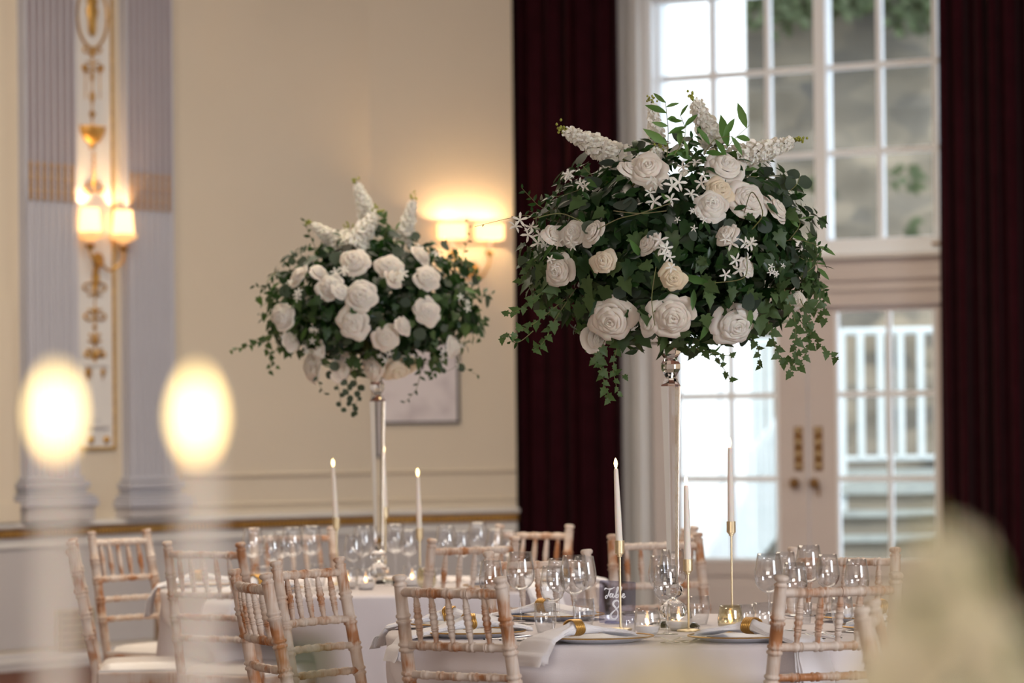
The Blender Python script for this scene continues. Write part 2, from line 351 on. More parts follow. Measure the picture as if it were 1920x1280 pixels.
# pilasters
PRO = .058
def pilaster(pxl, pxr, label):
    u0 = LW.U(pxl, 600, PRO); u1 = LW.U(pxr, 600, PRO); w = u1-u0
    r = empty('pilaster', M=LW.M(u0, 0, 0)); tag(r, label, 'pilaster', 'fluted pilasters on the left wall')
    zb = LW.Z((pxl+pxr)/2, 893, PRO); z1 = LW.Z((pxl+pxr)/2, 306+ (20 if pxl > 150 else 0), PRO); z0 = LW.Z((pxl+pxr)/2, 378+(18 if pxl > 150 else 0), PRO)
    n = 7; pitch = (w-.03)/n
    def section(hollow):
        pts = [(0, 0), (0, PRO)]
        for i in range(n):
            a = .015+i*pitch+pitch*.18; b = a+pitch*.64
            for k in range(7):
                t = k/6; x = a+(b-a)*t; d = sin(pi*t)
                pts.append((x, PRO-(.050*d**.35 if hollow else -.010*d+.014*(d < .01))))
        pts += [(w, PRO), (w, 0)]; return pts
    def ext(pts, z0, z1):
        m_ = len(pts); vs = [(x, y, z) for z in (z0, z1) for x, y in pts]
        return MB().add(vs, [(i, (i+1) % m_, m_+(i+1) % m_, m_+i) for i in range(m_)])
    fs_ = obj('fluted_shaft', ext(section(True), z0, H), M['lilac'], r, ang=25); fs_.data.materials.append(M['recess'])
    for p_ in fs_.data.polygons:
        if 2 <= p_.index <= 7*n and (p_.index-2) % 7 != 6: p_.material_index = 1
    obj('reeded_shaft', ext(section(False), zb, z0), M['lilac'], r, ang=25)
    drop = MB()
    for k, (rr, zz) in enumerate(((.013, .0), (.016, .17), (.012, .34), (.016, .51), (.012, .68), (.015, .84))):
        hh = (z1-z0)*.185; z_ = z0+(z1-z0)*zz
        drop.lathe([(.005, z_), (rr*.78, z_+hh*.25), (rr*.78, z_+hh*.5), (.005, z_+hh*.95), (.005, z_+hh)], 8)
    dm = sharp(drop.mesh('husk_drop', M['gold']))
    for i in range(n):
        x = .015+(i+.5)*pitch
        put('husk_drop', dm, r, Matrix.Translation((x, PRO-.004, 0)))
    # attic base: fillets, torus, scotia, torus, plinth
    zs = [LW.Z((pxl+pxr)/2, y, PRO) for y in (893, 902, 915, 925, 931, 938, 950)]
    b = MB()
    def ring(z_lo, z_hi, o): b.box((w/2, (PRO+o)/2, (z_lo+z_hi)/2), (w+2*o, PRO+o, z_hi-z_lo))
    ring(zs[1], zs[0], .02); ring(zs[2], zs[1]-.003, .045); ring(zs[3], zs[2], .028); ring(zs[4], zs[3]-.003, .055); ring(zs[5], zs[4], .075); ring(zs[6], zs[5], .08)
    base = obj('moulded_base', b, M['lilac'], r, smooth=False)
    bv = base.modifiers.new('bevel', 'BEVEL'); bv.width = .012; bv.segments = 3; bv.limit_method = 'ANGLE'
    obj('plinth', MB().box((w/2, (PRO+.06)/2, (zr+.088+zs[6])/2), (w+.12, PRO+.06, zs[6]-zr-.088)), M['dado'], r, smooth=False)
    return u0, u1
pu0, pu1 = pilaster(50, 147, 'fluted lilac pilaster with gilt husks at the left edge of the room')
pu2, pu3 = pilaster(241, 328, 'fluted lilac pilaster with gilt husks beside the plain cream wall')
# nearer return and casing at the far left edge
uc = LW.U(30, 600, 0)
mb = MB(); LW.box(mb, uc-.62, uc-.10, zr+.088, H, 0, .03); LW.box(mb, uc-.5, uc-.22, zr+.088, H, .03, .045); struct(obj('trim_casing_left', mb, M['wall'], smooth=False))
mb = MB(); LW.box(mb, uc-.9, uc-.10, zr+.088, LW.Z(15, 560, .04), .045, .075); LW.box(mb, uc-.9, uc-.06, zr+.088, LW.Z(10, 942, .06), .0, .085)
struct(obj('trim_panel_left', mb, M['wall'], smooth=False))

# ornamental panel with gilt relief, and the sconce on it
ul = pu1+.005; ur = LW.U(212, 600, 0); zbot = LW.Z(180, 843, 0)
r = empty('relief_panel', M=LW.M(ul, zbot, 0)); tag(r, 'tall white plaster panel with gilt arabesque relief between the two pilasters', 'wall panel')
w = ur-ul
obj('panel_field', MB().box((w/2, .006, (H-zbot)/2), (w-.02, .012, H-zbot)), M['white'], r, smooth=False)
for nm, x in (('gilt_moulding', .008), ('gilt_moulding', w-.010)):
    obj(nm, MB().box((x, .010, (H-zbot)/2), (.018, .02, H-zbot)), M['gold'], r, smooth=False)
obj('gilt_moulding', MB().box((w/2, .010, .009), (w, .02, .018)), M['gold'], r, smooth=False)
uc_ = LW.U(174, 400, 0)-ul        # centre line of the relief
def pz(py, px=175): return LW.Z(px, py, 0)-zbot
K = 1/(LW.hit(176, 400)[0]-LW.hit(175, 400)[0])     # px per metre along the wall
def rel(px, py):   # relief point near the panel centre, as seen at the photo position
    u, z = LW.hit(px, py, .015); return V3((u-ul, .02, z-zbot))
def spiral(px, py, rad, turns, side, start, n=18):
    c = rel(px, py); out = []
    for i in range(n+1):
        t = i/n; a = start+side*turns*2*pi*t; rr = rad*(1-.8*t)
        out.append(c+V3((rr*cos(a)*1.9, 0, rr*sin(a))))
    return out
def part(nm, mbs): return obj(nm, mbs, M['gold'], r)
def cone(px, py0, py1, r0, r1, nm='bellflower'):
    a = rel(px, py0); b = rel(px, py1)
    part(nm, MB().tube([a, a.lerp(b, .35), a.lerp(b, .7), b], [r0*.5, r0, r1*1.2, r1*.4], 8))
# oval medallion with urn
c = rel(172, 30); part('oval_moulding', MB().tube([c+V3((.125*cos(t*pi/16), 0, .185*sin(t*pi/16))) for t in range(33)], .008, 6))
part('urn', MB().lathe([(.004, -.12), (.03, -.10), (.035, -.02), (.05, .03), (.035, .06), (.05, .09), (.01, .12)], 12, Matrix.Translation(rel(172, 30)) @ Matrix.Scale(.35, 4, (0, 1, 0))))
for px in (163, 181): part('leaf_scroll', MB().tube(spiral(px, 95, .022, .8, 1 if px < 172 else -1, pi/2), .006, 5))
cone(172, 92, 110, .016, .01)
for sgn in (-1, 1):
    part('leaf_scroll', MB().tube(spiral(173+sgn*12, 126, .034, 1.1, sgn, pi/2 if sgn > 0 else pi/2), [.004+.005*i/18 for i in range(19)], 5))
    cone(173+sgn*14, 124, 140, .014, .006); part('hanging_husk', MB().tube([rel(173+sgn*13, 140), rel(173+sgn*14, 185)], .003, 5))
cone(172, 135, 158, .012, .006); cone(172, 172, 200, .018, .006)
part('stem', MB().tube([rel(172, 100), rel(172, 240)], .004, 5)); cone(172, 208, 222, .02, .012)
bw = rel(173, 255)
part('bowl', MB().lathe([(.012, -.075), (.03, -.07), (.025, -.045), (.062, -.03), (.09, .01), (.10, .03), (.10, .05), (.115, .055)], 16, Matrix.Translation(bw+V3((0, -.012, 0))) @ Matrix.Scale(.6, 4, (0, 1, 0))))
for py in range(285, 340, 10): part('husk', MB().tube([rel(175, py), rel(175, py+5), rel(175, py+9)], [.003, .011, .003], 6))
for sgn in (-1, 1): part('leaf_scroll', MB().tube(spiral(175+sgn*11, 353, .034, 1.1, sgn, pi/2), .007, 5))
# below the lights
cone(178, 500, 560, .026, .010, 'torch')
for sgn in (-1, 1):
    part('leaf_scroll', MB().tube(spiral(177+sgn*12, 540, .042, 1.15, -sgn, -pi/2), .007, 5))
    part('leaf_scroll', MB().tube(spiral(177+sgn*12, 592, .036, 1.15, sgn, pi/2), .007, 5))
    part('leaf_scroll', MB().tube(spiral(177+sgn*10, 636, .028, .6, sgn, pi/2), .008, 5))
    part('leaf_scroll', MB().tube(spiral(177+sgn*13, 663, .026, 1.1, sgn, pi/2), .009, 5))
    cone(177+sgn*13, 690, 714, .022, .008)
cone(177, 575, 600, .014, .008); cone(177, 608, 622, .014, .006); cone(177, 630, 652, .02, .008); cone(177, 664, 678, .016, .01)
part('stem', MB().tube([rel(177, 560), rel(178, 680)], .004, 5))
obj('pedestal_shelf', MB().box((uc_, .022, pz(683)), (.17, .025, .018)), M['white'], r, smooth=False)
obj('pedestal_column', MB().box((uc_, .018, (pz(688)+pz(785))/2), (.075, .018, pz(688)-pz(785))), M['white'], r, smooth=False)
obj('pedestal_foot', MB().box((uc_+.01, .022, pz(795)), (.16, .026, .035)), M['white'], r, smooth=False)
for px in (170, 199): part('rosette', MB().lathe([(.024, 0), (.018, .01), (.006, .016)], 8, Matrix.Translation(rel(px, 824)) @ Matrix.Rotation(-pi/2, 4, 'X')))

def sconce(P, pA, pB, pc, wt, wb, h, reach, label, power, kind='cone'):
    """pA, pB: pixels of the shade centres; pc: pixel of the wall fixing"""
    u, z = P.hit(*pc, .0); r = empty('wall_sconce', M=P.M(u, z, .02)); tag(r, label, 'wall light', 'gilt two-light wall sconces')
    inv = r.matrix_world.inverted()
    obj('backplate', MB().lathe([(.0, 0), (.045, .002), (.04, .014), (.018, .022), (.0, .03)], 16, Matrix.Rotation(-pi/2, 4, 'X') @ Matrix.Scale(1, 4)), M['gold'], r)
    for (px, py) in (pA, pB):
        uu, zz = P.hit(px, py, reach); c = inv @ (P.M(uu, zz, reach).translation)
        zb = c.z-h/2
        arm = cat_rom([(0, .02, 0), (c.x*.35, reach*.5, -.06), (c.x*.8, reach*.9, zb-.17), (c.x, c.y, zb-.13), (c.x, c.y, zb-.07)], 5)
        obj('arm', MB().tube(arm, .008, 7), M['gold'], r)
        obj('drip_pan', MB().lathe([(.004, zb-.115), (.016, zb-.10), (.03, zb-.075), (.012, zb-.065)], 14, Matrix.Translation((c.x, c.y, 0))), M['gold'], r)
        obj('candle_tube', MB().lathe([(.012, zb-.07), (.012, zb+h*.3)], 10, Matrix.Translation((c.x, c.y, 0))), M['wax'], r)
        obj('bulb', MB().lathe([(.004, zb+h*.3), (.009, zb+h*.40), (.008, zb+h*.52), (.001, zb+h*.62)], 10, Matrix.Translation((c.x, c.y, 0))), M['bulb'], r)
        if kind == 'cone':
            sh = MB().lathe([(wb/2, zb), (wt/2, zb+h), (wt/2-.003, zb+h), (wb/2-.003, zb)], 24, Matrix.Translation((c.x, c.y, 0)), cap=False)
            obj('gallery_plate', MB().lathe([(.014, zb-.055), (.03, zb-.05), (wb/2*1.18, zb-.028), (wb/2*1.22, zb-.004), (wb/2*1.12, zb-.006), (.014, zb-.04)], 24, Matrix.Translation((c.x, c.y, 0)), cap=False), M['opal'], r)
        else:
            sh = MB()
            for sx in (-1, 1): sh.box((c.x+sx*wb/2, c.y, zb+h/2), (.003, .10, h))
            for sy in (-1, 1): sh.box((c.x, c.y+sy*.05, zb+h/2), (wb, .003, h))
        l = bpy.data.lights.new('sconce_bulb_light', 'POINT'); l.energy = power; l.color = (1, .66, .33); l.shadow_soft_size = .016
        lo = bpy.data.objects.new('sconce_bulb_light', l); COL.objects.link(lo); lo.location = r.matrix_world @ V3((c.x, c.y, zb+h*.60))
        so_ = obj('lamp_shade', sh, M['shade'], r, smooth=(kind == 'cone'))
sconce(LW, (169, 412), (231, 416), (178, 488), .105, .13, .135, .09, 'gilt wall sconce with two lit cone shades between the fluted pilasters', 10)
sconce(RW, (848, 433), (918, 434), (884, 505), .15, .155, .10, .09, 'gilt wall sconce with two square lit shades behind the smaller bouquet, by the curtain', 8, 'box')

# framed picture
z0, z1 = RW.Z(800, 794), RW.Z(800, 636); u0, u1 = RW.U(700, 700), RW.U(859, 700)
r = empty('framed_picture', M=RW.M(u0, z0, 0)); tag(r, 'dark framed pale picture on the cream wall below the sconce', 'picture')
w, h = u1-u0, z1-z0
for a in (((w/2, .015, .007), (w, .03, .014)), ((w/2, .015, h-.007), (w, .03, .014)), ((.007, .015, h/2), (.014, .03, h-.028)), ((w-.007, .015, h/2), (.014, .03, h-.028))):
    obj('frame_rail', MB().box(*a), M['darkframe'], r, smooth=False)
obj('picture_sheet', MB().box((w/2, .010, h/2), (w-.028, .012, h-.028)), M['mat'], r, smooth=False)
# brass vents in the dado
for px0, px1, lab in ((102, 174, 'tan brass vent plate low on the dado below the fluted pilasters'), (288, 322, 'narrow tan vent plate low on the dado beside the cloth of the far table')):
    P = LW; u0, u1 = P.U(px0, 1180), P.U(px1, 1180); z0, z1 = P.Z(px0, 1232 if px0 < 150 else 1200), P.Z(px0, 1143 if px0 < 150 else 1131)
    r = empty('vent_plate', M=P.M(u0, z0, .012)); tag(r, lab, 'vent')
    obj('plate', MB().box(((u1-u0)/2, .004, (z1-z0)/2), (u1-u0, .008, z1-z0)), M['oldbrass' if px0 > 200 else 'brass'], r, smooth=False)
    for i in range(6): obj('slot_bar', MB().box(((u1-u0)/2, .010, (z1-z0)*(i+.8)/6.6), ((u1-u0)*.8, .004, .008)), M['oldbrass'], r, smooth=False)

# ---------------------------------------------------------------- window and french doors
GO = -.12                       # depth of the glazing behind the wall face
xs = [1239, 1340, 1443, 1545, 1652, 1757, 1862]
ub = [WW.U(x, 300, GO) for x in xs]
zrows = [WW.Z(1650, y, GO) for y in (446, 283, 121, -40)]
uL, uR = uo0, uo1
win = struct(empty('window_1', M=WW.M(0, 0, 0)))
def wb(nm, u0, u1, z0, z1, o0, o1, mat, par=win, bev=0):
    o = obj(nm, MB().box(((u0+u1)/2, (o0+o1)/2, (z0+z1)/2), (u1-u0, o1-o0, z1-z0)), mat, par, smooth=False)
    if bev: b_ = o.modifiers.new('bevel', 'BEVEL'); b_.width = bev; b_.segments = 2
    return o
zbott = WW.Z(1650, 476, GO)
wb('window_frame', uL, uL+.05, zbott, zt+.03, -.25, -.02, M['wframe'], bev=.006)
wb('window_frame', uR-.05, uR, zbott, zt+.03, -.25, -.02, M['wframe'], bev=.006)
wb('sash_rail', uL+.05, uR-.05, zbott+.0, zrows[0], -.16, -.08, M['wframe'], bev=.006)
wb('window_frame', uL+.05, uR-.05, zrows[3]-.05, zt+.03, -.2, -.05, M['wframe'], bev=.006)
wb('mullion', ub[3]-.042, ub[3]+.042, zrows[0], zrows[3]-.05, -.17, -.07, M['wframe'], bev=.006)
wb('sash_stile', uL+.05, ub[0]+.01, zrows[0], zrows[3]-.05, -.16, -.09, M['wframe'], bev=.004)
for k in (1, 2, 4, 5): wb('glazing_bar', ub[k]-.019, ub[k]+.019, zrows[0], zrows[3]-.05, -.145, -.10, M['wframe'], bev=.004)
for k in (1, 2):
    for a, b in ((0, 3), (3, 6)):
        wb('glazing_bar', ub[a]+.02, ub[b]-.02, zrows[k]-.019, zrows[k]+.019, -.143, -.102, M['wframe'], bev=.004)
for i in range(6):
    for k in range(3): wb('pane', ub[i]+.01, ub[i+1]-.01, zrows[k]+.01, zrows[k+1]-.01, -.124, -.120, M['pane'])
wb('catch', WW.U(1740, 455), WW.U(1757, 455), WW.Z(1750, 458), WW.Z(1750, 453), -.08, -.05, M['oldbrass'])
# sill, transom panel
def tb(nm, u0, u1, z0, z1, o0, o1, mat): return struct(wb(nm, u0, u1, z0, z1, o0, o1, mat, None, .006))
def twb(nm, u0, u1, z0, z1, o0, o1, mat):
    mb = MB(); WW.box(mb, u0, u1, z0, z1, o0, o1); o = struct(obj(nm, mb, mat, smooth=False))
    b_ = o.modifiers.new('bevel', 'BEVEL'); b_.width = .008; b_.segments = 2; return o
zp = lambda y, off=0: WW.Z(1650, y, off)
twb('window_sill', uL, uR, zp(484), zp(474), -.2, .03, M['white'])
twb('trim_transom_panel', uL, uR, zp(572), zp(484), -.2, -.03, M['door'])
twb('trim_transom_fillet', uL, uR, zp(524), zp(512), -.03, .0, M['door'])
twb('trim_transom_bead', uL, uR, zp(545), zp(538), -.03, -.01, M['door'])
# casings (fluted jambs) left of the opening
for i, (x0, x1, o1) in enumerate(((1160, 1180, .05), (1180, 1192, .03), (1192, 1210, .06))):
    twb('trim_casing_%d' % (i+1), WW.U(x0, 700), WW.U(x1, 700), 0, H, 0, o1, M['white'])
twb('trim_jamb_left', uL, WW.U(1226, 800, -.1), 0, zp(572), -.25, -.03, M['white'])
twb('trim_jamb_right', WW.U(1832, 800, -.1), uR, 0, zp(572), -.25, -.03, M['white'])
DO = -.10
dx = [(1226, 1517, 1277, 1460, 1), (1519, 1828, 1573, 1757, 2)]
for x0, x1, g0, g1, n_ in dx:
    D = struct(empty('door_%d' % n_, M=WW.M(WW.U(x0, 800, DO), 0, DO)))
    u = lambda x: WW.U(x, 800, DO)-WW.U(x0, 800, DO)
    zt_, zg1, zg0 = zp(573, DO), zp(583, DO), zp(1052, DO)
    W_ = u(x1)
    def db(nm, a, b, c, d, o0=-.02, o1=.02, mat=M['door'], bev=.004): return wb(nm, a, b, c, d, o0, o1, mat, D, bev)
    db('door_stile', 0, u(g0), .01, zt_); db('door_stile', u(g1), W_-.003, .01, zt_)
    db('door_rail', u(g0), u(g1), zg1, zt_); db('door_rail', u(g0), u(g1), zg0-.10, zg0); db('door_rail', u(g0), u(g1), .01, .14)
    db('door_panel', u(g0), u(g1), .14, zg0-.10, -.012, .004); db('raised_panel', u(g0)+.05, u(g1)-.05, .19, zg0-.15, .004, .014)
    db('glazing_bead', u(g0)-.012, u(g0)+.010, zg0, zg1, -.01, .026, M['wframe']); db('glazing_bead', u(g1)-.010, u(g1)+.012, zg0, zg1, -.01, .026, M['wframe'])
    db('glazing_bead', u(g0), u(g1), zg0-.012, zg0+.012, -.01, .026, M['wframe'])
    um = u((g0+g1)/2+5); zz = [zg0, zp(897, DO), zp(738, DO), zg1]
    db('glazing_bar', um-.016, um+.016, zg0, zg1, -.012, .016, M['wframe'])
    for k in (1, 2): db('glazing_bar', u(g0)+.01, u(g1)-.01, zz[k]-.018, zz[k]+.018, -.011, .015, M['wframe'])
    for a, b in ((u(g0), um), (um, u(g1))):
        for k in range(3): db('pane', a+.008, b-.008, zz[k]+.01, zz[k+1]-.01, -.002, .002, M['pane'], 0)
    px = 1500 if n_ == 1 else 1537
    uc_ = u(px)
    pl = db('push_plate', uc_-.03, uc_+.03, zp(882, DO), zp(798, DO), .02, .026, M['oldbrass'])
    for k in range(4): obj('boss', MB().lathe([(.020, 0), (.016, .008), (.004, .012)], 8, Matrix.Translation((uc_, .026, zp(872-k*22, DO))) @ Matrix.Rotation(-pi/2, 4, 'X')), M['brass'], D)
    kn = obj('door_knob', MB().lathe([(.012, 0), (.010, .02), (.030, .035), (.034, .05), (.024, .066), (.003, .07)], 14, Matrix.Translation((uc_-.01, .02, zp(905, DO))) @ Matrix.Rotation(-pi/2, 4, 'X')), M['oldbrass'], D)
    if n_ == 2: obj('key', MB().tube([(uc_, .03, zp(910, DO)), (uc_+.01, .04, zp(930, DO))], .007, 6), M['oldbrass'], D)

# ---------------------------------------------------------------- curtains
def curtain(px0, px1, off, label, seed, folds):
    u0, u1 = WW.U(px0, 600, off), WW.U(px1, 600, off); rnd = random.Random(seed)
    ph = [rnd.uniform(0, 6) for _ in range(4)]
    def f(a, b):
        z = .02+b*(H-.12)
        y = .055*sin(a*folds*2*pi+ph[0]+.4*sin(b*3+ph[1])) + .03*sin(a*folds*.37*2*pi+ph[2]) + .012*sin(a*folds*2.3*2*pi+ph[3])
        return (u0+a*(u1-u0)+.012*sin(a*folds*4*pi+ph[1]), off+y, z)
    o = obj('curtain', MB().grid(f, int(folds*14), 18, WW.M()), M['velvet'], ang=180)
    sd = o.modifiers.new('thick', 'SOLIDIFY'); sd.thickness = .006
    return tag(o, label, 'curtain', 'burgundy velvet curtains')
curtain(948, 1164, .30, 'burgundy velvet curtain between the lit wall sconce and the window', 3, 7)
curtain(1760, 2080, .30, 'burgundy velvet curtain over the right side of the window and doors', 5, 10)

# ---------------------------------------------------------------- outside
G = -1.1
o = obj('terrace_ground', MB().box((4, 31, -.12), (30, 16, .1)), M['tread'], smooth=False); o['kind'] = 'structure'
p = atY(1402, 500, 26.5)
b = empty('white_building', (p.x, 26.5, 0)); tag(b, 'bright white rendered building wall outside the left window panes', 'building')
obj('wall_face', MB().box((-4, 1.5, 2.9), (8, 3, 6.0)), M['render'], b, smooth=False)
obj('string_course', MB().box((-4, -.02, atY(1400, 215, 26.5).z), (8.0, .06, .05)), M['render'], b, smooth=False)
obj('corner_pilaster', MB().box((-.10, -.03, 2.9), (.2, .06, 6.0)), M['render'], b, smooth=False)
rs = random.Random(4)
def sw(a, c):
    x = -4+a*16; z = -.1+c*7.5; return (x, 31.5-.12*noise.noise((x*1.7, 0, z*3.1))-.06*noise.noise((x*5, 3, z*8)), z)
o = obj('garden_wall', MB().grid(sw, 150, 90), M['stone']); tag(o, 'grey brown rubble stone retaining wall outside the window', 'wall')
def leaf_diamond(L, Wd): return [(0, 0, 0), (L*.35, Wd/2, .02*L), (L, 0, -.05*L), (L*.35, -Wd/2, .02*L)], [(0, 1, 2), (0, 2, 3)]
mb = MB()
for i in range(1500):
    px = rs.uniform(1390, 1800); top = rs.random()**1.8
    lim = 60 if px < 1560 else 30
    if px > 1655: lim = 70
    py = -150+top*(150+lim*rs.uniform(.3, 1.1)); q = atY(px, py, 31.15-rs.random()*.35)
    vs, fs = leaf_diamond(.14, .10); mb.add(vs, fs, trs(q, frame((rs.uniform(-.7, .7), -1, rs.uniform(-.2, 1)), (rs.uniform(-1, 1), 0, rs.uniform(-1, .2)))))
for i in range(28):
    c = rs.choice(((1520, 350), (1705, 325), (1715, 430))); q = atY(rs.gauss(c[0], 14), rs.gauss(c[1], 16), 31.1-rs.random()*.3)
    vs, fs = leaf_diamond(.14, .10); mb.add(vs, fs, trs(q, frame((rs.uniform(-.7, .7), -1, rs.uniform(-.2, 1)), (rs.uniform(-1, 1), 0, rs.uniform(-1, .2)))))
o = obj('ivy', mb, M['green'], smooth=False); tag(o, 'green ivy hanging over the top of the stone garden wall', 'ivy', kind='stuff')
# balustrade on a landing seen through the right door, stair with treads in front
YB = 28.0
def rail_run(pa, pb, Y, n, ht, label, base):
    a = atY(*pa, Y); b_ = atY(*pb, Y); r = empty('balustrade', (a.x, Y, a.z-ht)); tag(r, label, 'railing')
    d = b_-a
    obj('top_rail', MB().tube([V3((0, 0, ht)), V3((d.x, 0, ht+d.z))], .028, 6), M['rail'], r)
    obj('bottom_rail', MB().tube([V3((0, 0, .05)), V3((d.x, 0, .05+d.z))], .022, 6), M['rail'], r)
    for x_, z_ in ((0, 0), (d.x, d.z)):
        lo = -(r.location.z+.07)
        obj('newel_post', MB().box((x_, 0, (ht+.03+z_+lo)/2), (.07, .07, ht+.03+z_-lo)), M['rail'], r, smooth=False)
    for i in range(1, n):
        t = i/n; obj('baluster', MB().box((d.x*t, 0, (ht+.05)/2+d.z*t), (.05, .05, ht-.06)), M['rail'], r, smooth=False)
rail_run((1575, 622), (1800, 618), YB, 6, (872-622)/6600*YB, 'white balustrade seen through the right glazed door', 0)
rail_run((1408, 850), (1463, 782), 26.0, 5, .86, 'white sloping stair handrail seen through the left glazed door', 0)
rail_run((1408, 640), (1475, 640), 28.0, 4, .98, 'upper white railing behind the left glazed door', 0)
st = empty('garden_stair', (atY(1680, 900, YB).x+.25, YB, -.07)); tag(st, 'pale stone garden steps rising beyond the right glazed door', 'steps')
prev = None
for i, (yt, yb) in enumerate(((905, 925), (955, 967), (1000, 1012), (1050, 1062))):
    zt_ = atY(1680, yt, YB).z; zb_ = atY(1680, yb, YB).z
    obj('tread', MB().box((0, .03-.14*i, (zt_+zb_)/2+.07), (1.9, .22, zt_-zb_)), M['tread'], st, smooth=False)
    obj('riser', MB().box((0, .04-.14*i, (zb_+.07)/2), (1.85, .14, zb_+.07)), M['stone'], st, smooth=False)
# landing that carries the balustrade
obj('landing', MB().box((0, .3, (atY(1680, 880, YB).z+.07)-.06), (1.9, .6, .12)), M['tread'], st, smooth=False)
# ---------------------------------------------------------------- tables and cloths
TZ = .735
T1 = (.463, 10.26); T2 = (-.502, 13.36); T0 = (.05, 1.75); R_T = .84
def table(c, label, group=None):
    r = empty('round_table', (c[0], c[1], 0)); tag(r, label, 'table')
    obj('tabletop', MB().lathe([(.80, TZ-.035), (.815, TZ-.03), (.815, TZ-.008), (.80, TZ-.006)], 48), M['oldwood'], r)
    for k in range(4):
        a = pi/4+k*pi/2
        obj('leg', MB().tube([(.5*cos(a), .5*sin(a), 0), (.42*cos(a), .42*sin(a), TZ-.035)], .018, 8), M['steel'], r)
M['oldwood'] = pr('plywood', (.30, .20, .11), .6, noise_=(5, (.36, .25, .14), .3, .7))
def cloth(c, dents, label, seed):
    rnd = random.Random(seed); ph = [rnd.uniform(0, 6.28) for _ in range(4)]
    def f(a, b):
        th = a*2*pi
        if b < .18: rr = .825*b/.18; return (rr*cos(th), rr*sin(th), TZ)
        if b < .24:
            t = (b-.18)/.06; return ((.825+.015*sin(t*pi/2))*cos(th), (.825+.015*sin(t*pi/2))*sin(th), TZ-.015*(1-cos(t*pi/2)))
        t = (b-.24)/.76; z = (TZ-.015)*(1-t)+.006*t
        amp = .035*min(1, t*2.2)
        rr = R_T-.004+.02*t+amp*(sin(th*11+ph[0])*.6+sin(th*17+ph[1])*.4+.3*sin(th*29+ph[2]))
        for d, dep in dents:
            q = (th-d+pi) % (2*pi)-pi
            w = math.exp(-(q/.30)**4); zz = min(1, max(0, (.62-z)/.12))
            rr = rr*(1-w*zz)+(.84-dep)*w*zz
        return (rr*cos(th), rr*sin(th), z)
    o = obj('tablecloth', MB().grid(f, 240, 30, loop=True), M['cloth'], ang=180)
    o.location = (c[0], c[1], 0); return tag(o, label, 'tablecloth', 'white floor-length tablecloths')

# ---------------------------------------------------------------- chiavari chair
def turned(L, r0, rings, r_end=None, bulge=.12):
    """outline (radius, distance) of a turned stick with double rings"""
    r_end = r_end or r0; ev = [(0, r_end)]
    pts = {0: r_end, L: r_end}
    n = 10
    for i in range(1, n): t = i/n; pts[L*t] = r_end+(r0-r_end)*sin(pi*t)
    for c in rings:
        for dx in (-.0075, .0075):
            for d, k in ((-.0055, 1), (-.003, 1.22), (.003, 1.22), (.0055, 1)):
                t = min(1, max(0, (c+dx+d)/L)); base = r_end+(r0-r_end)*sin(pi*t); pts[c+dx+d] = base*k
    return [(pts[k], k) for k in sorted(pts) if 0 <= k <= L]
def stick(a, b, prof, n=9, tip=None):
    a, b = V3(a), V3(b); d = b-a
    q = d.to_track_quat('Z', 'Y').to_matrix().to_4x4()
    M_ = Matrix.Translation(a) @ q
    if tip: prof = prof+tip
    return prof, M_, d.length
def stk(a, b, r, rings, n=9, r_end=None, tip=None):
    L = (V3(b)-V3(a)).length; prof = turned(L, r, rings, r_end); prof, M_, L = stick(a, b, prof, tip=tip)
    return MB().lathe(prof, n), M_
